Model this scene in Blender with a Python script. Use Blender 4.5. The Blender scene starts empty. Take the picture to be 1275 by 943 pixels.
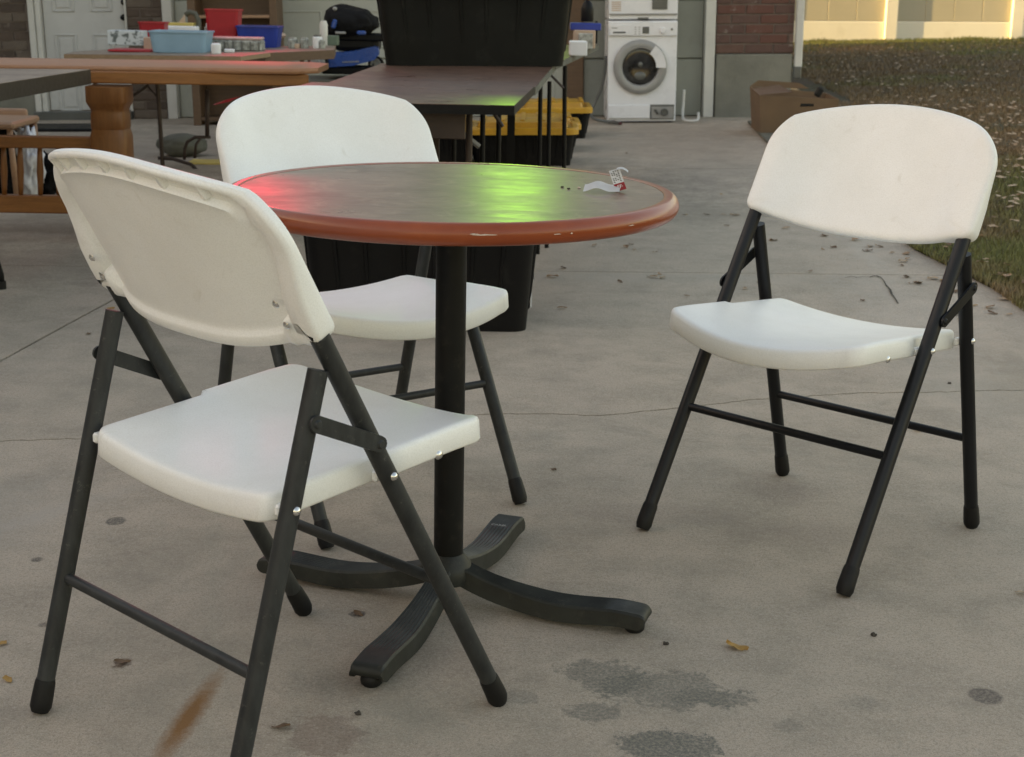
import bpy, bmesh, math, random
import numpy as np
from mathutils import Vector, Matrix, noise
random.seed(7); rng = np.random.default_rng(7)
S = bpy.context.scene
COL = S.collection
# ------------------------------------------------------------------ camera
F, PITCH, CH, ROLL = 1835.17, math.radians(15.068), 1.0824, math.radians(1.2143)
cam = bpy.data.cameras.new('camera'); camo = bpy.data.objects.new('camera', cam); COL.objects.link(camo)
cam.sensor_width = 36; cam.lens = F/1275*36; cam.clip_end = 2000; cam.clip_start = .05
camo.matrix_world = Matrix.Translation((0,0,CH)) @ Matrix.Rotation(math.pi/2-PITCH,4,'X') @ Matrix.Rotation(ROLL,4,'Z')
cam.dof.use_dof = True; cam.dof.focus_distance = 2.45; cam.dof.aperture_fstop = 14
S.camera = camo
# ------------------------------------------------------------------ world, sun, exposure
SUN_EL = math.radians(7.0); SUN_D = Vector((-math.cos(math.radians(8)), -math.sin(math.radians(8)), 0))
w = bpy.data.worlds.new('World'); S.world = w; w.use_nodes = True
nt = w.node_tree; nt.nodes.clear()
sky = nt.nodes.new('ShaderNodeTexSky'); sky.sky_type = 'NISHITA'; sky.sun_disc = False
sky.sun_elevation = SUN_EL; sky.sun_rotation = math.atan2(SUN_D.x, SUN_D.y)
sky.air_density = 1.0; sky.dust_density = 1.6; sky.ozone_density = 0.3
bg = nt.nodes.new('ShaderNodeBackground'); bg.inputs[1].default_value = .15
out = nt.nodes.new('ShaderNodeOutputWorld'); nt.links.new(sky.outputs[0], bg.inputs[0]); nt.links.new(bg.outputs[0], out.inputs[0])
sl = bpy.data.lights.new('sun', 'SUN'); sl.energy = 2.9; sl.angle = math.radians(.5); sl.color = (1,.80,.36)
so = bpy.data.objects.new('sun', sl); COL.objects.link(so)
sd = Vector((SUN_D.x*math.cos(SUN_EL), SUN_D.y*math.cos(SUN_EL), math.sin(SUN_EL)))
so.rotation_euler = sd.to_track_quat('Z','Y').to_euler(); so.location = (-20,-5,8)
S.view_settings.view_transform = 'Standard'; S.view_settings.look = 'None'; S.view_settings.gamma = 1
S.view_settings.use_curve_mapping = False; S.view_settings.exposure = 2.06
S.view_settings.use_white_balance = True; S.view_settings.white_balance_temperature = 7750; S.view_settings.white_balance_tint = 19
S.cycles.max_bounces = 8; S.cycles.sample_clamp_indirect = 4

# ------------------------------------------------------------------ ground shape: flat near, leaning up to the right by the house
K = .0245
def ss(t): t = min(1,max(0,t)); return t*t*(3-2*t)
def kk(y): return K*ss((y-4.3)/4.5)
def ray(px, py):
    x = px-637.5; y = py-471.5; c, s = math.cos(ROLL), math.sin(ROLL)
    xx, yy = x*c+y*s, -x*s+y*c
    X, U = xx/F, -yy/F
    return Vector((X, math.cos(PITCH)+U*math.sin(PITCH), -math.sin(PITCH)+U*math.cos(PITCH)))
def pp(px, py, Y):                       # point of that sight line at distance Y
    r = ray(px,py); r = r*(Y/r.y); return Vector((r.x, r.y, r.z+CH))
FZ0, FZ1 = None, None
def g0(x, y): return kk(y)*x
def tp(px, py, h=0):                     # point of that sight line at height h over the ground
    r = ray(px,py); t = (CH-h)/-r.z
    for _ in range(30):
        p = r*t; t = t*.5 + .5*(CH-h-g0(p.x,p.y))/-r.z
    p = r*t; return Vector((p.x, p.y, CH+p.z))
_a, _b = pp(997,56,20.5), pp(1275,51,20.5)
def fz(x): return _a.z+(_b.z-_a.z)*(x-_a.x)/(_b.x-_a.x)
def lawn_z(x, y):
    t = ss((y-6)/14.5)
    return g0(x,y)*(1-t) + fz(x)*t + .03*min(1,max(0,(y-3)/6))
def xedge(y):                            # edge between concrete and lawn
    pts = [(-8,1.75),(4.5,1.80),(5.4,1.80),(6.2,1.70),(7.2,1.72),(9,2.0),(11,2.35),(13,2.5),(22,2.5)]
    for (a,b),(c,d) in zip(pts,pts[1:]):
        if y<=c: return b+(d-b)*max(0,(y-a))/(c-a)
    return 2.5
def V(x, y, h): k = kk(y); return Vector((x-k*h, y, g0(x,y)+h))
def place(o, x, y, rz=0, h=0):
    o.matrix_basis = Matrix.Translation(V(x,y,h)) @ Matrix.Rotation(-kk(y),4,'Y') @ Matrix.Rotation(rz,4,'Z')

# ------------------------------------------------------------------ material helpers
class NT:
    def __init__(s, name):
        s.m = bpy.data.materials.new(name); s.m.use_nodes = True; s.t = s.m.node_tree
        s.b = s.t.nodes['Principled BSDF']
    def n(s, typ, props=None, **ins):
        nd = s.t.nodes.new('ShaderNode'+typ)
        for k,v in (props or {}).items(): setattr(nd,k,v)
        for k,v in ins.items():
            key = int(k[1:]) if k[0]=='i' and k[1:].isdigit() else k.replace('_',' ')
            s.set(nd.inputs[key], v)
        return nd
    def set(s, sock, v):
        if isinstance(v, bpy.types.NodeSocket): s.t.links.new(v, sock)
        elif isinstance(v, bpy.types.Node): s.t.links.new(v.outputs[0], sock)
        else:
            if isinstance(v,(tuple,list)) and len(v)==3 and sock.type=='RGBA': v = (*v,1)
            sock.default_value = v
    def math(s, op, a, b=0.0, clamp=False): return s.n('Math', dict(operation=op,use_clamp=clamp), i0=a, i1=b).outputs[0]
    def mix(s, f, a, b, bt='MIX'):
        nd = s.n('Mix', dict(data_type='RGBA', blend_type=bt)); s.set(nd.inputs[0],f); s.set(nd.inputs[6],a); s.set(nd.inputs[7],b); return nd.outputs[2]
    def noise(s, vec, scale, detail=4, rough=.55, dist=0):
        return s.n('TexNoise', Vector=vec, Scale=scale, Detail=detail, Roughness=rough, Distortion=dist).outputs[0]
    def ramp(s, f, lo, hi, a=0., b=1.):
        return s.n('MapRange', dict(clamp=True), i0=f, i1=lo, i2=hi, i3=a, i4=b).outputs[0]
    def obj(s): return s.n('TexCoord').outputs['Object']
    def pos(s): return s.n('NewGeometry').outputs['Position']
    def bump(s, h, strength=.3, dist=.01): s.set(s.b.inputs['Normal'], s.n('Bump', Strength=strength, Distance=dist, Height=h).outputs[0])
def mk(name, col, rough=.5, metal=0, var=.12, scale=8, bump=.1, bscale=60, dirt=None, spec=.5, bdist=.004):
    q = NT(name); v = q.obj()
    n = q.noise(v, scale, 5, .6)
    dark = tuple(c*(1-var) for c in col); lite = tuple(min(1,c*(1+var)) for c in col)
    c = q.mix(q.ramp(n,.35,.65), dark, lite)
    if dirt: c = q.mix(q.math('MULTIPLY', q.ramp(q.noise(v, scale*2.7, 6, .7),.55,.75), dirt[3]), c, dirt[:3])
    q.set(q.b.inputs['Base Color'], c)
    q.set(q.b.inputs['Roughness'], q.ramp(q.noise(v, scale*1.7,4),.3,.7,max(0,rough-.07),min(1,rough+.07)))
    q.b.inputs['Metallic'].default_value = metal; q.b.inputs['Specular IOR Level'].default_value = spec
    if bump: q.bump(q.noise(v, bscale, 3), bump, bdist)
    return q.m
def wood(name, c1, c2, rough=.4, axis=0, scale=6):
    q = NT(name); v = q.obj()
    st = [9,9,9]; st[axis] = .7
    mp = q.n('Mapping', Vector=v, Scale=tuple(st))
    n = q.noise(mp.outputs[0], scale, 6, .6, .4); f = q.noise(mp.outputs[0], scale*6, 4, .6)
    c = q.mix(q.ramp(n,.3,.7), c1, c2); c = q.mix(q.ramp(f,.45,.8,0,.5), c, tuple(x*.55 for x in c1))
    q.set(q.b.inputs['Base Color'], c); q.set(q.b.inputs['Roughness'], q.ramp(n,.3,.7,rough-.06,rough+.08))
    q.bump(f,.15,.002); return q.m

# ------------------------------------------------------------------ mesh helpers
def tag(o, label=None, cat=None, group=None, kind=None):
    if label: o['label'] = label
    if cat: o['category'] = cat
    if group: o['group'] = group
    if kind: o['kind'] = kind
    return o
def empty(name, label, cat, group=None, loc=(0,0,0), rz=0):
    o = bpy.data.objects.new(name, None); o.empty_display_size = .1; COL.objects.link(o)
    o.location = loc; o.rotation_euler = (0,0,rz); return tag(o, label, cat, group)
def obj(name, bm, mat, parent=None, smooth=False, auto=None):
    me = bpy.data.meshes.new(name); bmesh.ops.recalc_face_normals(bm, faces=bm.faces[:]) if len(bm.faces)<200000 else None
    if smooth:
        for f in bm.faces: f.smooth = True
        if auto:
            for e in bm.edges:
                if len(e.link_faces)==2 and e.calc_face_angle(0) > auto: e.smooth = False
    bm.to_mesh(me); bm.free()
    for m in (mat if isinstance(mat,(list,tuple)) else [mat]): me.materials.append(m)
    o = bpy.data.objects.new(name, me); COL.objects.link(o)
    if parent: o.parent = parent
    return o
def B(): return bmesh.new()
def box(bm, c, s, rz=0, ry=0, rx=0, bev=0, seg=1, mi=0, taper=None):
    r = bmesh.ops.create_cube(bm, size=1); vs = r['verts']
    for v in vs:
        v.co.x *= s[0]; v.co.y *= s[1]; v.co.z *= s[2]
        if taper and v.co.z > 0: v.co.x *= taper[0]; v.co.y *= taper[1]
    fs = set(f for v in vs for f in v.link_faces)
    if bev:
        es = list(set(e for v in vs for e in v.link_edges))
        rr = bmesh.ops.bevel(bm, geom=es, offset=bev, segments=seg, affect='EDGES', profile=.5, clamp_overlap=True)
        vs = list(set(v for f in rr['faces'] for v in f.verts) | set(v for v in vs if v.is_valid))
        fs = set(f for v in vs for f in v.link_faces)
    M = Matrix.Translation(c) @ Matrix.Rotation(rz,4,'Z') @ Matrix.Rotation(ry,4,'Y') @ Matrix.Rotation(rx,4,'X')
    for v in vs: v.co = M @ v.co
    for f in fs: f.material_index = mi
    return vs
def tube(bm, pts, r, seg=14, cap=True, rs=None, close=False):
    pts = [Vector(p) for p in pts]; rings = []; up = None
    for i,p in enumerate(pts):
        a = pts[max(0,i-1)]; b = pts[min(len(pts)-1,i+1)]
        if close: a = pts[i-1]; b = pts[(i+1)%len(pts)]
        d = (b-a).normalized()
        if up is None:
            up = d.orthogonal().normalized()
        up = (up - d*up.dot(d)).normalized(); s = d.cross(up)
        rr = rs[i] if rs else r
        rings.append([bm.verts.new(p + up*math.cos(2*math.pi*k/seg)*rr + s*math.sin(2*math.pi*k/seg)*rr) for k in range(seg)])
    n = len(rings)
    for i in range(n if close else n-1):
        A, C = rings[i], rings[(i+1)%n]
        for k in range(seg): bm.faces.new((A[k],A[(k+1)%seg],C[(k+1)%seg],C[k]))
    if cap and not close: bm.faces.new(rings[0][::-1]); bm.faces.new(rings[-1])
def lathe(bm, prof, seg=48, c=(0,0,0), mi=0, M=None):
    rings = []; M = M or Matrix.Identity(4)
    for r,z in prof:
        if r < 1e-6: rings.append([bm.verts.new(M @ Vector((c[0],c[1],c[2]+z)))])
        else: rings.append([bm.verts.new(M @ Vector((c[0]+r*math.cos(2*math.pi*k/seg), c[1]+r*math.sin(2*math.pi*k/seg), c[2]+z))) for k in range(seg)])
    for A,C in zip(rings,rings[1:]):
        for k in range(seg):
            j = (k+1)%seg
            q = [A[k%len(A)]] + ([A[j]] if len(A)>1 else []) + ([C[j]] if len(C)>1 else []) + [C[k%len(C)]]
            q = list(dict.fromkeys(q))
            if len(q)>2:
                f = bm.faces.new(q); f.material_index = mi
def shell(bm, outline, prof, surf, center, inner=6, inset_fn=None):
    # outline: list of (a,b); prof: list of (inset, depth) from front to back; surf(a,b,depth)->Vector
    n = len(outline); O = [Vector((a,b)) for a,b in outline]; c0 = Vector(center)
    N = []
    for i in range(n):
        t = (O[(i+1)%n]-O[i-1]); nn = Vector((-t.y,t.x)).normalized()
        if nn.dot(c0-O[i])<0: nn = -nn
        N.append(nn)
    rings = []
    def ring(k, ins, dep):
        R = []
        for i in range(n):
            d = ins(i) if callable(ins) else ins
            p = O[i]+N[i]*d; p = c0 + (p-c0)*k; R.append(bm.verts.new(surf(p.x,p.y,dep(i) if callable(dep) else dep)))
        return R
    i0, d0 = prof[0]; i1, d1 = prof[-1]
    cv = bm.verts.new(surf(c0.x,c0.y,d0)); 
    for j in range(1,inner): rings.append(ring(j/inner, i0, d0))
    for ins,dep in prof: rings.append(ring(1, ins, dep))
    for j in range(inner-1,0,-1): rings.append(ring(j/inner, i1, d1))
    ce = bm.verts.new(surf(c0.x,c0.y,d1(n//2) if callable(d1) else d1))
    for i in range(n):
        j = (i+1)%n
        bm.faces.new((cv,rings[0][i],rings[0][j])); bm.faces.new((ce,rings[-1][j],rings[-1][i]))
        for A,C in zip(rings,rings[1:]): bm.faces.new((A[i],C[i],C[j],A[j]))
def rrect(w, d, r, seg=5):
    pts = []
    for cx,cy,a0 in ((w/2-r,d/2-r,0),(-w/2+r,d/2-r,90),(-w/2+r,-d/2+r,180),(w/2-r,-d/2+r,270)):
        for k in range(seg+1):
            a = math.radians(a0+90*k/seg); pts.append((cx+r*math.cos(a),cy+r*math.sin(a)))
    return pts
def loft(bm, secs, cap0=True, cap1=True, mi=0):      # secs: list of lists of Vectors of equal length
    R = [[bm.verts.new(p) for p in s] for s in secs]; n = len(R[0])
    for A,C in zip(R,R[1:]):
        for k in range(n): bm.faces.new((A[k],A[(k+1)%n],C[(k+1)%n],C[k])).material_index = mi
    if cap0: bm.faces.new(R[0][::-1]).material_index = mi
    if cap1: bm.faces.new(R[-1]).material_index = mi
def ngon_prism(bm, pts, z0, z1, mi=0):
    loft(bm, [[Vector((x,y,z0)) for x,y in pts],[Vector((x,y,z1)) for x,y in pts]], mi=mi)
def sphere(bm, c, r, s=(1,1,1), u=12, v=8):
    rr = bmesh.ops.create_uvsphere(bm, u_segments=u, v_segments=v, radius=r)
    for x in rr['verts']: x.co = Vector((x.co.x*s[0]+c[0], x.co.y*s[1]+c[1], x.co.z*s[2]+c[2]))
    return rr['verts']
def children(o): return [c for c in bpy.data.objects if c.parent is o]
def copy_tree(o, parent=None):
    c = o.copy(); COL.objects.link(c); c.parent = parent
    for ch in TREE.get(o.name, children(o)): copy_tree(ch, c)
    return c
TREE = {}
def text_mesh(s, size, depth=.0004):
    cu = bpy.data.curves.new('t','FONT'); cu.body = s; cu.size = size; cu.extrude = depth; cu.align_x = 'CENTER'; cu.align_y = 'CENTER'
    o = bpy.data.objects.new('t',cu); COL.objects.link(o); dg = bpy.context.evaluated_depsgraph_get()
    me = bpy.data.meshes.new_from_object(o.evaluated_get(dg)); bpy.data.objects.remove(o); return me

# ------------------------------------------------------------------ materials
M = {}
def plastic_white():
    q = NT('white_plastic'); v = q.obj()
    n = q.noise(v,7,5,.6); c = q.mix(q.ramp(n,.35,.7), (.84,.845,.83), (.79,.79,.765))
    c = q.mix(q.ramp(q.noise(v,520,3,.7),.45,.62,0,.30), c, (.60,.595,.56)); c = q.mix(q.ramp(q.noise(v,17,6,.75,1.2),.60,.72,0,.35), c, (.60,.58,.52))
    sc = q.noise(q.n('Mapping',Vector=v,Scale=(30,6,30)).outputs[0], 9, 4, .7)
    c = q.mix(q.ramp(sc,.68,.8,0,.35), c, (.55,.53,.47))
    q.set(q.b.inputs['Base Color'], c); q.set(q.b.inputs['Roughness'], q.ramp(n,.3,.7,.36,.5))
    q.bump(q.math('ADD',q.noise(v,420,2),q.math('MULTIPLY',q.noise(v,60,4,.7),.6)),.32,.0010); return q.m
M['wp'] = plastic_white()
def frame_paint():
    q = NT('charcoal_paint'); v = q.obj()
    n = q.noise(q.n('Mapping',Vector=v,Scale=(6,6,2)).outputs[0],8,5,.65)
    c = q.mix(q.ramp(n,.35,.7), (.018,.020,.021), (.036,.039,.039))
    c = q.mix(q.ramp(q.noise(v,60,5,.8),.60,.70,0,.55), c, (.10,.095,.085))
    q.set(q.b.inputs['Base Color'], c); q.set(q.b.inputs['Roughness'], q.ramp(n,.3,.7,.42,.58)); q.bump(q.noise(v,500,2),.15,.0005); q.b.inputs['Specular IOR Level'].default_value=.3; return q.m
M['fr'] = frame_paint()
M['fr2'] = mk('black_frame_paint',(.006,.007,.009),.42,var=.25,scale=9,bump=.08,bscale=400,bdist=.0005,spec=.3)
M['rub'] = mk('black_rubber',(.008,.008,.008),.55,var=.2,bump=.1,bscale=200,spec=.25)
M['steel'] = mk('rivet_steel',(.7,.7,.68),.28,1,bump=0)
M['pole'] = mk('black_cast_iron',(.0045,.005,.005),.48,var=.3,scale=14,bump=.2,bscale=300,bdist=.0008,dirt=(.05,.045,.035,.35),spec=.22)
M['prong'] = mk('dusty_cast_iron',(.020,.022,.019),.5,var=.3,scale=14,bump=.25,bscale=260,bdist=.0008,dirt=(.075,.068,.055,.5),spec=.3)
def laminate(name, c1, c2, rough, sc=(3,14,3)):
    q = NT(name); v = q.obj()
    mp = q.n('Mapping',Vector=v,Scale=sc,Rotation=(0,0,.35))
    n = q.noise(mp.outputs[0],3,7,.65,.8); n2 = q.noise(v,5,5,.6)
    c = q.mix(q.ramp(n,.35,.68), c1, c2)
    c = q.mix(q.ramp(n2,.48,.64,0,.75), c, tuple(x*.60 for x in c1)); c = q.mix(q.ramp(q.noise(v,13,6,.75,1.5),.52,.64,0,.5), c, tuple(x*1.5 for x in c2)); q.b.inputs['Specular IOR Level'].default_value=.36
    scr = q.noise(q.n('Mapping',Vector=v,Scale=(2,60,2),Rotation=(0,0,.6)).outputs[0],3,3,.6)
    c = q.mix(q.ramp(scr,.70,.85,0,.25), c, (.30,.27,.22))
    q.set(q.b.inputs['Base Color'], c)
    q.set(q.b.inputs['Roughness'], q.ramp(q.math('ADD',q.math('MULTIPLY',n,.5),q.math('MULTIPLY',n2,.5)),.35,.65,rough-.07,rough+.10))
    q.bump(q.noise(v,350,3),.08,.0006); return q.m
M['lam'] = laminate('walnut_laminate',(.155,.10,.07),(.205,.145,.102),.33)
M['lam2'] = laminate('brown_laminate',(.10,.055,.040),(.15,.09,.065),.32)
M['lamg'] = laminate('grey_laminate',(.19,.14,.105),(.25,.195,.15),.42)
def rim():
    q = NT('cherry_rim'); v = q.obj()
    n = q.noise(v,6,5,.6,.4)
    c = q.mix(q.ramp(n,.3,.7),(.20,.034,.010),(.285,.060,.016))
    ch = q.noise(q.n('Mapping',Vector=v,Scale=(30,30,120)).outputs[0],2.2,5,.75)
    c = q.mix(q.ramp(ch,.80,.83,0,.6), c, (.6,.5,.42))
    q.set(q.b.inputs['Base Color'], c); q.set(q.b.inputs['Roughness'], q.ramp(n,.3,.7,.26,.38)); q.b.inputs['Coat Weight'].default_value = .15; q.b.inputs['Coat Roughness'].default_value = .12; q.b.inputs['Specular IOR Level'].default_value=.38
    return q.m
M['rim'] = rim()
M['chip'] = mk('chipped_wood',(.55,.45,.38),.8,bump=.3)
M['blk'] = mk('black_plastic',(.003,.003,.0035),.5,var=.3,scale=5,bump=.15,bscale=150,dirt=(.03,.028,.025,.3),spec=.2)
M['blk2'] = mk('tote_black_plastic',(.0055,.0065,.006),.5,var=.25,scale=5,bump=.2,bscale=220,dirt=(.04,.04,.036,.3),spec=.2)
M['yel'] = mk('yellow_lid_plastic',(.46,.24,.016),.45,var=.15,scale=6,bump=.1,dirt=(.3,.16,.02,.5))
M['oak'] = wood('oak_wood',(.19,.066,.014),(.29,.115,.028),.38,0)
M['oakz'] = wood('oak_wood_upright',(.16,.055,.012),(.23,.088,.022),.4,2)
M['oaktop'] = wood('oak_table_top',(.28,.125,.06),(.36,.18,.095),.5,0)
M['edge'] = wood('light_wood_edge',(.26,.17,.10),(.33,.23,.14),.45,0)
M['darkw'] = wood('dark_table_edge',(.018,.012,.009),(.03,.02,.014),.5,0)
M['tan'] = wood('tan_chair_wood',(.30,.17,.10),(.36,.21,.13),.42,0)
M['case'] = wood('bookcase_wood',(.10,.055,.03),(.14,.08,.045),.5,0)
M['steelb'] = mk('brown_steel',(.045,.030,.024),.45,var=.2,bump=.05,spec=.3)
M['white'] = mk('white_enamel',(.72,.73,.76),.3,var=.03,scale=4,bump=.02,dirt=(.5,.5,.5,.3))
M['whited'] = mk('white_door_paint',(.50,.50,.49),.45,var=.06,scale=3,bump=.1,bscale=90,dirt=(.35,.34,.32,.4))
M['gar'] = mk('garage_door_paint',(.40,.41,.37),.5,var=.08,scale=2,bump=.25,bscale=130,bdist=.002,dirt=(.26,.26,.23,.5))
M['gar2'] = mk('grey_garage_paint',(.27,.28,.25),.5,var=.1,scale=2,bump=.25,bscale=130,bdist=.002,dirt=(.19,.19,.165,.5))
M['trim'] = mk('white_trim_paint',(.58,.57,.54),.45,var=.06,scale=3,dirt=(.35,.33,.3,.5))
M['found'] = mk('foundation_concrete',(.20,.195,.165),.85,var=.15,scale=3,bump=.5,bscale=80,dirt=(.12,.115,.095,.5))
M['mortar'] = mk('mortar',(.16,.125,.105),.9,var=.15,scale=9,bump=.6,bscale=90)
M['card'] = mk('cardboard',(.155,.098,.058),.8,var=.1,scale=4,bump=.15,bscale=120)
M['cardd'] = mk('cardboard_inside',(.13,.075,.045),.85,var=.1,scale=4)
M['blue'] = mk('pale_blue_plastic',(.22,.36,.47),.4,var=.05)
M['red'] = mk('red_plastic',(.38,.012,.022),.4,var=.1)
M['dred'] = mk('dark_red_rubber',(.09,.02,.018),.6)
M['dblue'] = mk('dark_blue_plastic',(.010,.035,.26),.35,var=.1)
M['mblue'] = mk('mower_blue_paint',(.008,.060,.26),.3,var=.1,spec=.6)
M['paper'] = mk('white_paper',(.75,.76,.78),.6,var=.04,bump=.05)
M['pink'] = mk('pale_pink_plastic',(.55,.35,.33),.45,var=.15,scale=30)
M['clear'] = mk('cloudy_plastic',(.30,.31,.29),.3,var=.5,scale=40)
M['yelp'] = mk('yellow_card',(.55,.42,.12),.6)
M['beige'] = mk('beige_plastic',(.50,.36,.27),.5)
M['green'] = mk('grey_green_card',(.10,.14,.10),.6)
M['greyf'] = mk('grey_green_fabric',(.105,.105,.085),.9,var=.2,scale=6,bump=.4)
M['whiteb'] = mk('white_bag_plastic',(.55,.57,.62),.4,var=.15,scale=10,bump=.6,bscale=14,bdist=.02)
M['fabric'] = mk('black_bag_fabric',(.006,.006,.007),.85,var=.3,scale=10,bump=.7,bscale=16,bdist=.03,spec=.2)
M['grey'] = mk('grey_plastic',(.27,.27,.265),.35,var=.08)
M['dgrey'] = mk('dark_grey_plastic',(.10,.105,.10),.35)
M['fence'] = mk('tan_vinyl_board',(.42,.38,.28),.5,var=.05,scale=1.5,bump=.03)
M['fencew'] = mk('cream_vinyl_rail',(.74,.70,.58),.45,var=.04,scale=1.5,bump=.03,dirt=(.5,.45,.33,.35))
M['roof'] = mk('asphalt_shingle',(.06,.055,.05),.9,bump=.5)
M['orange'] = mk('orange_label',(.5,.14,.04),.5)
def glass():
    q = NT('dark_door_glass'); v = q.obj()
    n = q.noise(v,9,4,.6); q.set(q.b.inputs['Base Color'], q.mix(q.ramp(n,.4,.7),(.006,.006,.007),(.05,.05,.05)))
    q.b.inputs['Roughness'].default_value = .08; return q.m
M['glass'] = glass()
def floral():
    q = NT('patterned_card'); v = q.obj()
    n = q.noise(v,26,4,.6,.5); c = q.mix(q.ramp(n,.52,.6),(.50,.54,.56),(.10,.12,.12)); q.set(q.b.inputs['Base Color'],c); return q.m
M['floral'] = floral()
BR = []
for i,(c,cc) in enumerate([((.125,.066,.052),(.17,.10,.08)),((.105,.058,.050),(.14,.08,.066)),((.16,.09,.072),(.21,.14,.115)),((.13,.055,.042),(.155,.075,.06))]):
    q = NT('brick_clay_%d'%i); v = q.pos(); n = q.noise(v,14,5,.7)
    col = q.mix(q.ramp(n,.3,.7), c, cc); col = q.mix(q.ramp(q.noise(v,9,4,.65),.60,.68,0,.75), col, (.30,.25,.22))
    q.set(q.b.inputs['Base Color'], col); q.b.inputs['Roughness'].default_value = .9; q.bump(q.noise(v,70,4),.6,.006); BR.append(q.m)
BRG = []
for i,(c,cc) in enumerate([((.085,.058,.045),(.11,.08,.062)),((.07,.050,.040),(.095,.07,.055)),((.12,.09,.072),(.15,.12,.095))]):
    q = NT('brick_grey_clay_%d'%i); v = q.pos(); n = q.noise(v,14,5,.7)
    col = q.mix(q.ramp(n,.3,.7), c, cc); col = q.mix(q.ramp(q.noise(v,9,4,.65),.62,.70,0,.6), col, (.22,.18,.15))
    q.set(q.b.inputs['Base Color'], col); q.b.inputs['Roughness'].default_value = .9; q.bump(q.noise(v,70,4),.6,.006); BRG.append(q.m)

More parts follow.
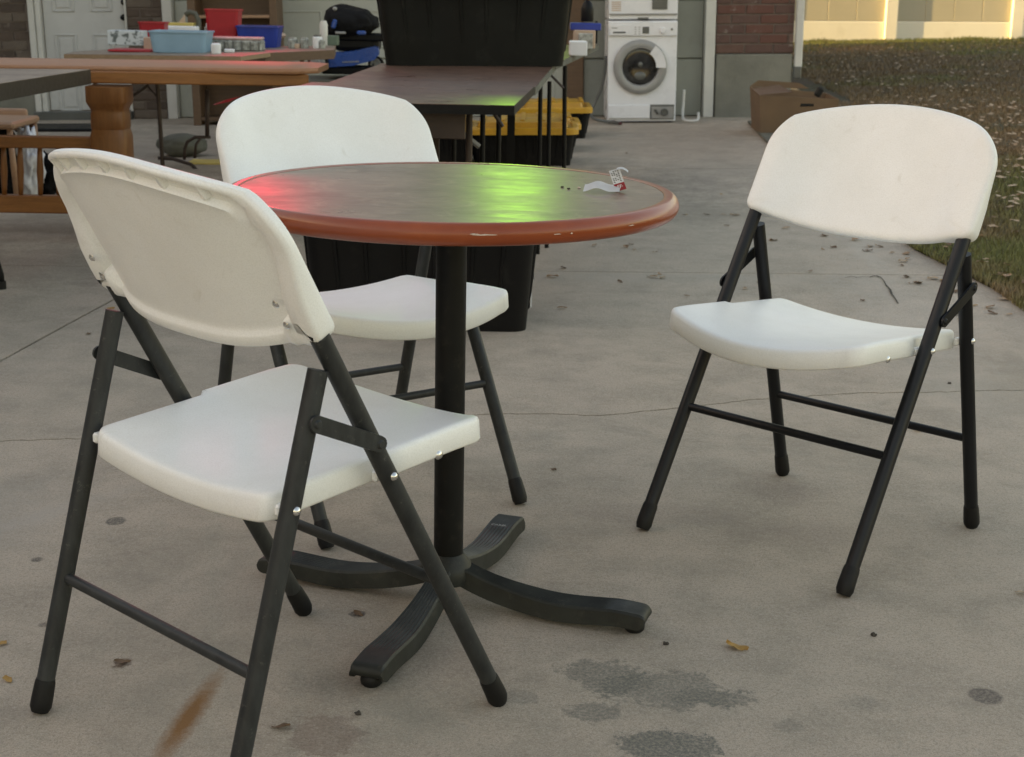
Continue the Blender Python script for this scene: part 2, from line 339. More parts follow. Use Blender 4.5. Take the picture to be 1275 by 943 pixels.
# driveway concrete with its stains and painted shade (each a place on the slab, in world metres)
def st(px, py, rx, ry):
    c = tp(px,py); a = tp(px+rx,py); b = tp(px,py-ry); return c.x, c.y, abs(a.x-c.x), abs(b.y-c.y)
def concrete():
    q = NT('driveway_concrete'); v = q.pos()
    big = q.noise(v,1.1,5,.6,.3); mid = q.noise(v,5,6,.65); fine = q.noise(v,60,4,.7); vf = q.noise(v,420,3,.8)
    c = q.mix(q.ramp(big,.32,.68), (.535,.44,.35), (.60,.50,.405))
    c = q.mix(q.ramp(mid,.42,.66,0,.75), c, (.33,.28,.222))
    c = q.mix(q.ramp(q.noise(v,2.3,5,.7,.5),.56,.7,0,.35), c, (.34,.325,.265))
    c = q.mix(q.ramp(fine,.40,.62,0,.4), c, (.60,.52,.43))
    c = q.mix(q.ramp(vf,.47,.64,0,.62), c, (.22,.185,.15))
    c = q.mix(q.ramp(q.noise(v,150,4,.8),.50,.62,0,.48), c, (.235,.20,.165)); c = q.mix(q.ramp(q.noise(v,230,3,.7),.56,.68,0,.5), c, (.72,.65,.56)); c = q.mix(q.ramp(q.noise(v,.8,6,.7,.8),.50,.62,0,.35), c, (.30,.275,.225)); c = q.mix(q.ramp(q.noise(v,3.3,6,.75,1.),.56,.66,0,.30), c, (.27,.235,.19))
    # darker line of dirt where wind drops it across the drive
    sep = q.n('SeparateXYZ', Vector=v)
    wn = q.noise(v,13,5,.75,.6); wn2 = q.noise(v,70,6,.8)
    grit = q.ramp(q.noise(v,160,4,.8),.36,.60,.35,1.2)
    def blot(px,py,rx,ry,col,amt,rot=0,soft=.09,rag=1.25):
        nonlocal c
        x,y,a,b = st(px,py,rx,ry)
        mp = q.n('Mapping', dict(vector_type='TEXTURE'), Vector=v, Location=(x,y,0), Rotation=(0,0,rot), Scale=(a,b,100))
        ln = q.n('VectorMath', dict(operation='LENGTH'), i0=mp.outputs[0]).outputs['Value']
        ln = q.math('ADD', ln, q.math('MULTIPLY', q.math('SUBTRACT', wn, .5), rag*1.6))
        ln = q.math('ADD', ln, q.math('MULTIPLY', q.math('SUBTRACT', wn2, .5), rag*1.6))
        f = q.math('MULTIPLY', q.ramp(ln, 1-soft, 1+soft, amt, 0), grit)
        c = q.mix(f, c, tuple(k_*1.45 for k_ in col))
    wet = (.098,.100,.086)
    blot(752,842,50,20,wet,.62); blot(835,860,80,22,wet,.58); blot(742,888,38,12,wet,.58); blot(880,868,55,10,wet,.45)
    blot(832,930,58,20,(.085,.09,.08),.75); blot(648,868,22,7,wet,.35); blot(1078,877,28,10,wet,.35,soft=.4); blot(985,905,18,7,wet,.35)
    blot(1227,867,20,10,(.10,.085,.075),.85,soft=.12,rag=.25); blot(144,649,12,5,(.085,.08,.07),.85,soft=.12,rag=.25)
    blot(46,697,7,3,(.06,.055,.05),.8,soft=.2,rag=.3); blot(56,778,8,3,(.10,.085,.07),.7,soft=.2,rag=.3)
    blot(152,826,11,6,(.085,.055,.04),.75,rag=1.3); blot(446,765,10,4,(.07,.06,.055),.8,rag=1.4)
    blot(405,915,42,26,(.15,.105,.085),.5); blot(560,822,60,25,(.15,.115,.095),.40,soft=.5); blot(420,852,60,18,wet,.40,soft=.5)
    blot(520,890,70,25,(.17,.18,.155),.35,soft=.5)
    blot(975,612,45,14,(.14,.115,.095),.45,soft=.6); blot(1000,665,90,14,(.17,.14,.12),.35,soft=.6)
    blot(820,640,110,12,(.185,.15,.128),.30,soft=.2,rag=.2)
    blot(0,640,70,45,(.30,.275,.245),.30,soft=.6); blot(60,640,120,6,(.33,.30,.27),.35,soft=.6,rot=.9)
    # rust streak
    x0 = tp(200,943); x1 = tp(266,848); d = x1-x0
    x,y = (x0.x+x1.x)/2,(x0.y+x1.y)/2
    mp = q.n('Mapping', dict(vector_type='TEXTURE'), Vector=v, Location=(x,y,0), Rotation=(0,0,math.atan2(d.y,d.x)), Scale=(d.length*.62,.020,100))
    ln = q.n('VectorMath', dict(operation='LENGTH'), i0=mp.outputs[0]).outputs['Value']
    ln = q.math('ADD', ln, q.math('MULTIPLY', q.math('SUBTRACT', wn2, .5), 1.1))
    c = q.mix(q.ramp(ln,.35,1.25,.9,0), c, (.26,.115,.03))
    # pale scraped patches round the broken corner
    blot(1095,300,70,60,(.36,.34,.30),.22,soft=.7); blot(1120,380,60,40,(.36,.34,.31),.28,soft=.5,rag=1.4); blot(1062,290,14,16,(.40,.38,.34),.35,soft=.5,rag=2); blot(1078,318,12,14,(.40,.38,.34),.35,soft=.5,rag=2)
    blot(1180,470,60,60,(.34,.32,.29),.25,soft=.6); blot(1120,240,80,20,(.14,.125,.11),.30,soft=.6); blot(1190,325,45,26,(.13,.115,.10),.65,soft=.6)
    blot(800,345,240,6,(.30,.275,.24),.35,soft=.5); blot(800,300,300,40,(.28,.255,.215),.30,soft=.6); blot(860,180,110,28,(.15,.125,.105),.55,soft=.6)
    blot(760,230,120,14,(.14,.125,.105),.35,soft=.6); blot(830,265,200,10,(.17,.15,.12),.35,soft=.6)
    blot(70,330,130,18,(.11,.09,.075),.5,soft=.6); blot(90,285,220,14,(.12,.10,.085),.5,soft=.6); blot(180,190,200,30,(.13,.11,.095),.5,soft=.6); blot(560,240,260,30,(.12,.10,.09),.5,soft=.5)  # ground under the tables darkened, shade put into the concrete colour
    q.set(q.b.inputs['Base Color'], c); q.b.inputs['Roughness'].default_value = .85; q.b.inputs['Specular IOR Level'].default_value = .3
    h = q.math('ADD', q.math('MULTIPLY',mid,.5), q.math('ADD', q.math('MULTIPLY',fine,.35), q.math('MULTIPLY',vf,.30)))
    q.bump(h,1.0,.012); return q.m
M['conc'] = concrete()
M['soil'] = mk('packed_dirt',(.05,.042,.034),.95,bump=.5)
def lawnm():
    q = NT('lawn_soil'); v = q.pos()
    n = q.noise(v,1.4,5,.6); f = q.noise(v,22,6,.75)
    c = q.mix(q.ramp(n,.4,.62),(.085,.058,.036),(.060,.062,.024)); c = q.mix(q.ramp(f,.45,.7,0,.7),c,(.11,.08,.05))
    q.set(q.b.inputs['Base Color'],c); q.b.inputs['Roughness'].default_value = .95; q.bump(f,1,.05); return q.m
M['lawn'] = lawnm()
def grassm():
    q = NT('grass_blades'); v = q.pos(); gi = q.n('NewGeometry').outputs['Random Per Island']
    n = q.noise(v,.9,4,.6,.3)
    green = q.mix(gi,(.09,.105,.026),(.20,.205,.062)); brown = q.mix(gi,(.14,.09,.045),(.29,.20,.105))
    sep = q.n('SeparateXYZ',Vector=v)
    near = q.ramp(sep.outputs[1],7.5,9.5,.16,0); far = q.ramp(sep.outputs[1],16.5,20,0,.25)
    f = q.math('ADD', q.math('ADD',n,near), far)
    c = q.mix(q.ramp(f,.55,.70), brown, green)
    q.set(q.b.inputs['Base Color'],c); q.b.inputs['Roughness'].default_value = .7
    return q.m
M['grass'] = grassm()
LEAF = [mk('leaf_tan',(.30,.19,.11),.75,var=.25,scale=40,bump=.3), mk('leaf_pale',(.38,.28,.19),.75,var=.2,scale=40,bump=.3), mk('leaf_brown',(.13,.075,.04),.8,var=.3,scale=40,bump=.3), mk('leaf_gold',(.36,.20,.05),.7,var=.2,scale=40,bump=.3)]

# ------------------------------------------------------------------ ground, lawn, driveway slabs
def grid_surface(bm, fx, fy, nu, nv, fz_, skirt=None):
    vs = [[bm.verts.new(fz_(u/nu,v/nv)) for u in range(nu+1)] for v in range(nv+1)]
    for j in range(nv):
        for i in range(nu): bm.faces.new((vs[j][i],vs[j][i+1],vs[j+1][i+1],vs[j+1][i]))
    if skirt:
        rim_ = [vs[0][i] for i in range(nu+1)]+[vs[j][nu] for j in range(1,nv+1)]+[vs[nv][i] for i in range(nu-1,-1,-1)]+[vs[j][0] for j in range(nv-1,0,-1)]
        low = [bm.verts.new(v.co-Vector((0,0,skirt))) for v in rim_]
        for i in range(len(rim_)):
            j = (i+1)%len(rim_); bm.faces.new((rim_[i],low[i],low[j],rim_[j]))
bm = B(); s = 900
bm.faces.new([bm.verts.new(p) for p in ((-s,-s,-.45),(s,-s,-.45),(s,s,-.45),(-s,s,-.45))])
tag(obj('ground', bm, M['lawn']), kind='structure')
drive = bpy.data.objects.new('driveway', bpy.data.meshes.new('driveway')); 
bm = B(); grid_surface(bm,0,0,24,60,lambda u,v:(lambda y:Vector((-9+(xedge(y)+9)*u, y, g0(-9+(xedge(y)+9)*u,y)-.035)))(-6+18.8*v))
drive = tag(obj('driveway', bm, M['soil']), kind='structure')
def poly(pts):
    P = [tp(*p) for p in pts]; P = [(p.x,p.y) for p in P]
    def f(x):
        if x<=P[0][0]: a,b = P[0],P[1]
        elif x>=P[-1][0]: a,b = P[-2],P[-1]
        else:
            for a,b in zip(P,P[1:]):
                if x<=b[0]: break
        if x<=P[0][0] or x>=P[-1][0]: sl_ = (P[-1][1]-P[0][1])/(P[-1][0]-P[0][0]); ref = P[0] if x<=P[0][0] else P[-1]; return ref[1]+sl_*(x-ref[0])
        return a[1]+(b[1]-a[1])*(x-a[0])/(b[0]-a[0])
    return f
JA = poly([(0,549),(110,547),(630,515),(760,517),(850,507),(950,497),(1060,490),(1275,486)])
_jb = tp(690,338); _jc = tp(740,211)
JB = lambda x: _jb.y+.03*(x-_jb.x)
JC = lambda x: _jc.y+.02*(x-_jc.x)
vj0, vj1 = tp(0,450), tp(138,375)
VJ = lambda y: vj0.x+(vj1.x-vj0.x)*(y-vj0.y)/(vj1.y-vj0.y)
rows = [(lambda x:-6.0, lambda x:JA(x), 0,.0035),(lambda x:JA(x),lambda x:JB(x),.0035,.004),(lambda x:JB(x),lambda x:JC(x),.004,.006),(lambda x:JC(x),lambda x:12.75,.006,0)]
cols = [(lambda y:-9.0, VJ, 0,.005),(VJ, xedge,.005,0)]
for ri,(b0,b1,ga,gb) in enumerate(rows):
    for ci,(l0,l1,gl,gr) in enumerate(cols):
        bm = B(); dz = random.uniform(-.002,.002)
        amp = .010
        def f(u,v):
            x,y = l0(5)+u*(l1(5)-l0(5)), 3
            for _ in range(8):
                ya = b0(x)+ga + ((amp*noise.noise(Vector((x*9,3.7,0)))+.010*noise.noise(Vector((x*34,3.7,3)))+.004*noise.noise(Vector((x*90,1,3)))) if ri==1 else 0)
                yb = b1(x)-gb + ((amp*noise.noise(Vector((x*9,3.7,0)))+.010*noise.noise(Vector((x*34,3.7,3)))-.004*noise.noise(Vector((x*70,9,3)))-.009*max(0,noise.noise(Vector((x*6,9,3)))+.1*x)) if ri==0 else 0)
                y = ya+(yb-ya)*v; xa = l0(y)+gl; xb = l1(y)-gr; x = xa+(xb-xa)*u
            return Vector((x,y,g0(x,y)+dz*min(1,abs(u*4)) if False else g0(x,y)))
        nu = 260 if (ci==1 and ri<2) else 60
        grid_surface(bm,0,0,nu,24,f,skirt=.03)
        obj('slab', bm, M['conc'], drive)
# short crack at the broken corner (a real slit strip, dark dirt lying in it)
bm = B()
cr = [(1052,347),(1060,345),(1067,346.5),(1075,345.5),(1083,346),(1090,344),(1096,346),(1100,350),(1103,356),(1108,361),(1110,367),(1114,372),(1118,379)]
for i,(a,b) in enumerate(zip(cr,cr[1:])):
    A,C = tp(*a),tp(*b); d = (C-A).normalized(); n_ = Vector((-d.y,d.x,0))*random.uniform(.0015,.0045)
    q4 = [A-n_,C-n_,C+n_,A+n_]; bm.faces.new([bm.verts.new(p+Vector((0,0,.003))) for p in q4])
obj('crack_fill', bm, M['soil'], drive)
bm = B(); grid_surface(bm,0,0,60,120,lambda u,v:(lambda y:(lambda x:Vector((x,y,lawn_z(x,y)+.02*noise.noise(Vector((x*3,y*3,0)))*min(1,u*8))))(xedge(y)+.0+(u**1.6)*28))(-7+30*v))
lawn = tag(obj('lawn', bm, M['lawn'], smooth=True), kind='structure')

def in_view(x,y,z,m=30):
    t = PITCH; Z = z-CH; d = y*math.cos(t)-Z*math.sin(t)
    if d<.3: return None
    u = y*math.sin(t)+Z*math.cos(t); X = F*x/d; Yp = -F*u/d
    c,s_ = math.cos(ROLL),math.sin(ROLL); px = 637.5+X*c-Yp*s_; py = 471.5+X*s_+Yp*c
    return (px,py,d)
verts=[];faces=[]
def add_blades(n, ylo, yhi, hmin, hmax, wd):
    global verts, faces
    k=0
    ys = ylo*(yhi/ylo)**rng.random(n*3)
    for y in ys:
        if k>=n: break
        xe = xedge(y); xm = .40*y+.6
        x = xe-.02 + (max(.3,xm-xe))*random.random()
        if y>12.2 and x<2.75: continue
        z = lawn_z(x,y)
        a = random.random()*6.283; h = random.uniform(hmin,hmax); w_ = wd*(.6+y/14); le = h*random.uniform(.2,1.2)
        b = len(verts)
        verts += [(x-math.cos(a)*w_,y-math.sin(a)*w_,z-.005),(x+math.cos(a)*w_,y+math.sin(a)*w_,z-.005),(x+le*math.cos(a+1.3),y+le*math.sin(a+1.3),z+h)]
        faces.append((b,b+1,b+2)); k+=1
add_blades(150000,4.4,20.4,.012,.038,.0022)
me = bpy.data.meshes.new('grass'); me.from_pydata(verts,[],faces); me.materials.append(M['grass'])
go = bpy.data.objects.new('grass', me); COL.objects.link(go); tag(go,'short brown and green grass of the lawn','grass',kind='stuff')
# taller tufts along the fence foot
verts=[];faces=[]
for _ in range(9000):
    x = random.uniform(3.6,9.5); y = 20.38-abs(random.gauss(0,.12)); cl = noise.noise(Vector((x*1.6,0,5)))
    if random.random()>.35+cl: continue
    z = lawn_z(x,y); h = random.uniform(.02,.05)+max(0,cl)*.12*random.random()**3; a = random.random()*6.28; le = h*random.uniform(.1,.6); b=len(verts)
    verts += [(x-.007,y,z-.01),(x+.007,y,z-.01),(x+le*math.cos(a),y+le*math.sin(a),z+h)]; faces.append((b,b+1,b+2))
me = bpy.data.meshes.new('grass_tufts'); me.from_pydata(verts,[],faces); me.materials.append(M['grass'])
go = bpy.data.objects.new('grass_tufts', me); COL.objects.link(go); tag(go,'taller green grass tufts along the foot of the fence','grass',kind='stuff')

# ------------------------------------------------------------------ leaves
def leaf_mesh(i, mat):
    bm = B(); L = 1.0; n = 7
    mid=[];lf=[];rt=[]
    for k in range(n):
        t = k/(n-1); wd = .30*math.sin(math.pi*min(1,t*1.02)**.8)*(1+.25*math.sin(k*2.3+i)); z = .12*math.sin(t*3.0+i)+.04
        mid.append(bm.verts.new((t-.5,.05*math.sin(t*3+i),z*.6)))
        lf.append(bm.verts.new((t-.5+.03,wd+.02,z+.10+.06*math.sin(k+i)))); rt.append(bm.verts.new((t-.5-.02,-wd-.02,z+.07+.07*math.cos(k*1.3+i))))
    for k in range(n-1):
        bm.faces.new((mid[k],mid[k+1],lf[k+1],lf[k])); bm.faces.new((mid[k+1],mid[k],rt[k],rt[k+1]))
    me = bpy.data.meshes.new('leaf'); bm.to_mesh(me); bm.free(); me.materials.append(mat); return me
LM = [leaf_mesh(i,LEAF[i%4]) for i in range(8)]
LCOL=['tan','pale','dark brown','golden']
def leaf(x,y,z,sz,mi,label,group,rz=None,flat=.6):
    o = bpy.data.objects.new('fallen_leaf', LM[mi]); COL.objects.link(o)
    o.location=(x,y,z); o.rotation_euler=(random.uniform(-.2,.2),random.uniform(-.2,.2),random.uniform(0,6.28) if rz is None else rz); o.scale=(sz,sz,sz*flat)
    tag(o,label,'leaf',group); return o
p = tp(917,808); o = leaf(p.x,p.y,.004,.040,3,'curled golden brown leaf lying alone on the concrete in the foreground',None,rz=-.5,flat=1.1)
for (px,py,sz,mi,lb) in [(152,826,.028,2,'crumpled dark brown leaf scrap beside the rust streak'),(3,803,.02,3,'small yellow leaf scrap at the left edge of the picture'),(10,848,.022,3,'second small yellow leaf scrap below the first at the left edge'),(1271,740,.022,1,'pale leaf at the right edge of the concrete beyond the dark chair foot'),(138,385,.03,3,'brown leaf caught on the slab joint under the left chair back'),(1142,537,.03,0,'tan leaf on the crack behind the right chair front leg'),(446,766,.02,2,'dark leaf scrap between the table foot and the left chair'),(689,586,.018,2,'tiny dark leaf near the middle of the slab'),(350,907,.03,2,'narrow dark twig leaf below the rust stain'),(110,417,.022,2,'small brown leaf on the slab beside the joint')]:
    p = tp(px,py); leaf(p.x,p.y,p.z+.003,sz,mi,lb,None)
for (px,py,wh) in [(446,890,'below the front table foot'),(1088,792,'in front of the right chair'),(787,784,'just under the right table foot'),(829,803,'between the right table foot and the golden leaf'),(1182,478,'on the crack behind the right chair')]:
    p = tp(px,py); bm=B(); vs_=sphere(bm,(0,0,.002),.0055,(1,.7,.55),9,7)
    for v_ in vs_: v_.co*=1+.7*noise.noise(v_.co*260+Vector((px,0,0)))
    o=obj('dirt_crumb',bm,M['soil']); o.location=p
    tag(o,'tiny black crumb on the concrete '+wh,'crumb','dirt crumbs on the concrete')
spots = []
for _ in range(900):
    px = random.uniform(650,1275); py = random.uniform(172,400)
    if px<850 and py<300 and py>205 and px<845: 
        if py<305 and px<840: continue
    p = tp(px,py)
    e = xedge(p.y)-p.x
    if e<0.02: continue
    dens = .10+ (.9 if e<.35 else 0)*(1 if p.y<8 else .3) + (.12 if 240<py<350 else 0)
    if random.random()<dens*.36: spots.append(p)
spots += [tp(*q_) for q_ in [(688,346),(812,346),(825,347),(772,352),(855,370),(1060,278),(1095,308),(1110,316),(1125,298),(905,282),(700,385),(960,300),(880,268),(815,315),(790,312),(712,262),(1150,250),(1262,374)]]
for i,p in enumerate(spots[:190]):
    sz_=random.uniform(.022,.055); mi_=random.choice([0,1,1,0,2,2,3,4,5]); where='by the lawn edge' if xedge(p.y)-p.x<.4 else ('beyond the round table' if p.x<.75 else 'behind the right chair')
    far_=', by the house' if p.y>8.5 else (', mid distance' if p.y>6 else '')
    leaf(p.x,p.y,p.z+.004,sz_,mi_,('small ' if sz_<.034 else 'large ' if sz_>.045 else '')+LCOL[mi_%4]+' curled leaf on the driveway '+where+far_,'dry leaves scattered on the driveway')
k=0
while k<170:
    y = 5.0*(3.0)**random.random()
    x = xedge(y)+random.random()**1.5*(.385*y-xedge(y)+.1)
    if x<xedge(y)+.02 or (y>12.2): continue
    sz_=random.uniform(.026,.052); mi_=random.choice([0,1,1,0,5,2,4]); leaf(x,y,lawn_z(x,y)+.024,sz_,mi_,('small ' if sz_<.034 else 'large ' if sz_>.044 else '')+LCOL[mi_%4]+' dry leaf on the grass '+('just beside the driveway' if x-xedge(y)<.35 else 'out on the lawn')+(' far off' if y>9 else ' nearby' if y<6.5 else ''),'dry leaves lying on the lawn'); k+=1
bm = B()
for _ in range(1500):
    y = 7*(2.8)**random.random(); x = xedge(y)+random.random()*(.40*y-xedge(y)+.3)
    if y>12.2 and x<2.75: continue
    z = lawn_z(x,y)+.03; a=random.random()*6.28; s_=random.uniform(.015,.03)
    v4=[(math.cos(a+t)*s_*(1 if j%2 else .6),math.sin(a+t)*s_*(1 if j%2 else .6),random.uniform(0,.015)) for j,t in enumerate((0,1.57,3.14,4.71))]
    bm.faces.new([bm.verts.new((x+q_[0],y+q_[1],z+q_[2])) for q_ in v4])
tag(obj('leaf_litter',bm,LEAF[1]),'small leaf fragments littering the far lawn','leaf litter',kind='stuff')

# ------------------------------------------------------------------ folding chairs
W_, YB, ZB, YF, WF, YR, WR, TR = .2349,-.0744,.6314,.2725,.2353,-.2475,.2325,.598
def fpt(s, z): t = z/ZB; return Vector((s*(WF+(W_-WF)*t), YF+(YB-YF)*t, z))
def rpt(s, z):
    top = fpt(1,TR); t = z/TR; return Vector((s*(WR+(top.x-.001-WR)*t), YR+(top.y-.026-YR)*t, z))
fd = Vector((0,YB-YF,ZB)).normalized(); fn = Vector((0,fd.z,-fd.y))      # along the frame, and its forward normal
def make_chair(label, mats, dx=0):
    fr, = mats
    t = empty('folding_chair', label, 'chair', 'white folding chairs round the table')
    # backrest
    hw = .256; vt = .274
    # trace: bottom edge left->right, then side, top right->left
    bot=[]
    for k in range(49):
        x = -hw+.018+ (2*hw-.036)*k/48; a=abs(x)/hw
        sag = -.022*(1-a**4) if a<.86 else 0
        bot.append((x, .0+-.006-.012*(1-a*a)))
    top=[]
    for k in range(49):
        th = math.pi*k/48; ct,sn = math.cos(th),math.sin(th)
        x = hw*math.copysign(abs(ct)**(2/2.1),ct); v = .130+(vt-.130)*abs(sn)**(2/2.1); top.append((x,v))
    cr_=[(hw-.018+.018*math.sin(math.radians(a_)),.012-.018*math.cos(math.radians(a_))) for a_ in (18,36,54,72,90)]
    side_r=cr_+[(hw,.03),(hw,.065),(hw,.10)]; side_l=[(-hw,.10),(-hw,.065),(-hw,.03)]+[(-x_,v_) for x_,v_ in cr_[::-1]]
    outl = bot+side_r+top+side_l
    ctr=(0,.11)
    nO=len(outl)
    base = Vector((0,YB,ZB))
    def bulge(x,v): a=min(1,abs(x)/.215); return .046*(1-a**3.2)
    def surf(x,v,dep):
        return base + Vector((x,0,0)) + fd*v + fn*(.0215-bulge(x,v)-dep)
    def wts(i):
        x,v = outl[i]; sd = ss((abs(x)-.165)/.06); tp_ = ss((v-.13)/.05)*(1-ss((abs(x)-.205)/.035)); bt_ = (1-ss((v+.004)/.02))*(1-ss((abs(x)-.188)/.022))
        sd = max(0,1-tp_-bt_); lo = 1-ss((v-.04)/.10); return tp_, sd*lo, bt_, sd*(1-lo)
    PT=[(0,.013),(.001,.017),(.004,.019),(.008,.018),(.0105,.007),(.027,.007),(.031,.017),(.038,.0145)]
    PS=[(0,.030),(.002,.036),(.007,.038),(.038,.038),(.043,.034),(.046,.018),(.049,.0150),(.054,.0145)]
    PU=[(0,.014),(.001,.019),(.005,.0215),(.026,.0215),(.031,.020),(.035,.0165),(.042,.0150),(.050,.0145)]
    PB=[(0,.016),(.001,.021),(.003,.022),(.016,.022),(.019,.0205),(.022,.016),(.027,.0145),(.034,.0145)]
    WT_=[wts(i) for i in range(nO)]
    prf=[(.014,0),(.007,.0008),(.003,.003),(.0005,.007),(0,.014)]
    for k in range(8):
        prf.append(((lambda i,k=k: sum(w_*q_[k][0] for w_,q_ in zip(WT_[i],(PT,PS,PB,PU)))),(lambda i,k=k: sum(w_*q_[k][1] for w_,q_ in zip(WT_[i],(PT,PS,PB,PU))))))
    bm = B()
    shell(bm, outl, prf, surf, ctr, 8)
    br = obj('backrest', bm, M['wp'], t, smooth=True, auto=math.radians(50))
    # webs in the hollow under the top rim
    for k in range(7):
        x = -.165+.33*k/6; v = .130+(vt-.130)*(1-(abs(x)/hw)**2.1)**(1/2.1)-.019
        bm = B(); A0=surf(x,v+.010,.005);A1=surf(x,v+.010,.017);A2=surf(x,v-.012,.014);A3=surf(x,v-.012,.005)
        hx_=Vector((.0028,0,0)); loft(bm,[[A0-hx_*2,A1-hx_*.6,A2-hx_*1.5,A3-hx_*2],[A0+hx_*2,A1+hx_*.6,A2+hx_*1.5,A3+hx_*2]]); obj('web', bm, M['wp'], br)
    for sx in (-1,1):
        for v in (.028,.062):
            bm = B(); c = surf(sx*.212,v,.041); Mx = Matrix.Translation(c) @ fn.to_track_quat('-Z','Y').to_matrix().to_4x4()
            lathe(bm,[(0,.003),(.004,.0025),(.006,0)],12,M=Mx)
            obj('screw', bm, M['steel'], br, smooth=True)
    # seat
    hwf, hwr = .218,.207
    yf, yr_ = .284,-.148
    outl2=[]
    def seg(p0,p1,n):
        for k in range(n): outl2.append((p0[0]+(p1[0]-p0[0])*k/n, p0[1]+(p1[1]-p0[1])*k/n))
    rr=.035
    def arc(cx,cy,a0,a1,r,n=7):
        for k in range(n): a=math.radians(a0+(a1-a0)*k/n); outl2.append((cx+r*math.cos(a),cy+r*math.sin(a)))
    fy = yf-.030
    for k in range(20): # front edge, bowed forward
        x=-hwf+rr+(2*(hwf-rr))*k/20; outl2.append((x, fy+.034*(1-(x/(hwf-rr))**2)))
    arc(hwf-rr,fy-rr,90,0,rr); seg((hwf,fy-rr),(hwf,.055),5); seg((hwf,.055),(hwr,.045),2); seg((hwr,.045),(hwr,yr_+rr*.7),6)
    arc(hwr-rr*.7,yr_+rr*.7,0,-90,rr*.7)
    for k in range(20):
        x=(hwr-rr*.7)-(2*(hwr-rr*.7))*k/20; outl2.append((x, yr_))
    arc(-hwr+rr*.7,yr_+rr*.7,270,180,rr*.7); seg((-hwr,yr_+rr*.7),(-hwr,.045),6); seg((-hwr,.045),(-hwf,.055),2); seg((-hwf,.055),(-hwf,fy-rr),5); arc(-hwf+rr,fy-rr,180,90,rr)
    def ssurf(x,y,dep):
        a=min(1,abs(x)/.215); ty=(y-yr_)/(yf-yr_)
        z=.439+.036*ty-.027*(1-a*a)*(.75+.40*ty) - .004*ss((ty-.75)/.25)
        return Vector((x,y,z-dep))
    bm=B()
    shell(bm,outl2,[(.014,0),(.007,.0008),(.0025,.0035),(0,.009),(-.002,.036),(.001,.0395),(.007,.0395),(.009,.036),(.010,.012)],ssurf,(0,.05),7)
    obj('seat',bm,M['wp'],t,smooth=True,auto=math.radians(55))
    for s in (-1,1):
        # front leg runs up into the backrest sleeve
        bm=B(); topv = base+Vector((s*(W_),0,0))+fd*.012
        tube(bm,[fpt(s,.012),fpt(s,.2),fpt(s,.45),fpt(s,ZB),topv],.0137,18); lg=obj('leg',bm,fr,t,smooth=True,auto=.8)
        bm=B(); d=fd*-1; a=fpt(s,.052)
        tube(bm,[a,fpt(s,.046),fpt(s,.022),fpt(s,.014)+Vector((0,0,-.002)),fpt(s,.006)+Vector((0,0,-.003))],.016,16,rs=[.0144,.0156,.0165,.0165,.0130]); obj('rubber_foot',bm,M['rub'],lg,smooth=True,auto=.9)
        bm=B()
        for z in (.4295,):
            c=fpt(s,z)+Vector((s*.0135,0,0)); lathe(bm,[(0,.0045),(.004,.0035),(.0062,0)],14,M=Matrix.Translation(c)@Matrix.Rotation(s*math.pi/2,4,'Y'))
        obj('rivet',bm,M['steel'],lg,smooth=True)
        bm=B(); tube(bm,[rpt(s,.012),rpt(s,.2),rpt(s,.45),rpt(s,TR)],.0137,18); lg2=obj('leg',bm,fr,t,smooth=True,auto=.8)
        bm=B(); tube(bm,[rpt(s,.052),rpt(s,.046),rpt(s,.022),rpt(s,.011),rpt(s,.003)],.016,16,rs=[.0144,.0156,.0165,.0165,.0130]); obj('rubber_foot',bm,M['rub'],lg2,smooth=True,auto=.9)
        bm=B(); c=rpt(s,.4217)+Vector((s*.0135,0,0)); lathe(bm,[(0,.0045),(.004,.0035),(.0062,0)],14,M=Matrix.Translation(c)@Matrix.Rotation(s*math.pi/2,4,'Y'))
        obj('rivet',bm,M['steel'],lg2,smooth=True)
        # seat pin, and steel pads where the tubes meet the seat
        bm=B(); c=Vector((s*.2185,.150,.428)); lathe(bm,[(0,.0045),(.005,.0035),(.0072,0)],14,M=Matrix.Translation(c)@Matrix.Rotation(s*math.pi/2,4,'Y')); obj('rivet',bm,M['steel'],t,smooth=True)
        for pz,fn_ in ((.4295,fpt),(.4217,rpt)):
            p_=fn_(s,pz); bm=B(); box(bm,(s*.2155,p_.y,p_.z-.006),(.011,.018,.016),bev=.003); obj('spacer',bm,M['wp'],t)
        # folding link
        a=rpt(s,.533); b=fpt(s,.483); a.x=s*(.2349+.0155); b.x=a.x; d=(b-a); L=d.length; ang=math.atan2(d.z,d.y)
        pts=[]
        for k in range(9): th=math.pi/2+math.pi*k/8; pts.append((.0115*math.cos(th),.0115*math.sin(th)))
        for k in range(9): th=-math.pi/2+math.pi*k/8; pts.append((L+.0115*math.cos(th),.0115*math.sin(th)))
        bm=B(); loft(bm,[[Vector((0,p[0],p[1])) for p in pts],[Vector((s*.004,p[0]*1,p[1]*.95)) for p in pts]])
        for yy in (0,L): lathe(bm,[(0,.0035),(.0045,.003),(.0065,0)],12,M=Matrix.Translation((s*.004,yy,0))@Matrix.Rotation(s*math.pi/2,4,'Y'))
        bm.transform(Matrix.Translation(a)@Matrix.Rotation(ang,4,'X')); obj('folding_link',bm,fr,t,smooth=True,auto=.6)
    zc=.2412; bm=B(); tube(bm,[fpt(-1,zc),fpt(1,zc)],.0085,14); obj('crossbar',bm,fr,t,smooth=True,auto=.8)
    zc=.2054; bm=B(); tube(bm,[rpt(-1,zc),rpt(1,zc)],.0085,14); obj('crossbar',bm,fr,t,smooth=True,auto=.8)
    return t
def put(o,x,y,deg): o.location=(x,y,0); o.rotation_euler=(0,0,math.radians(deg))
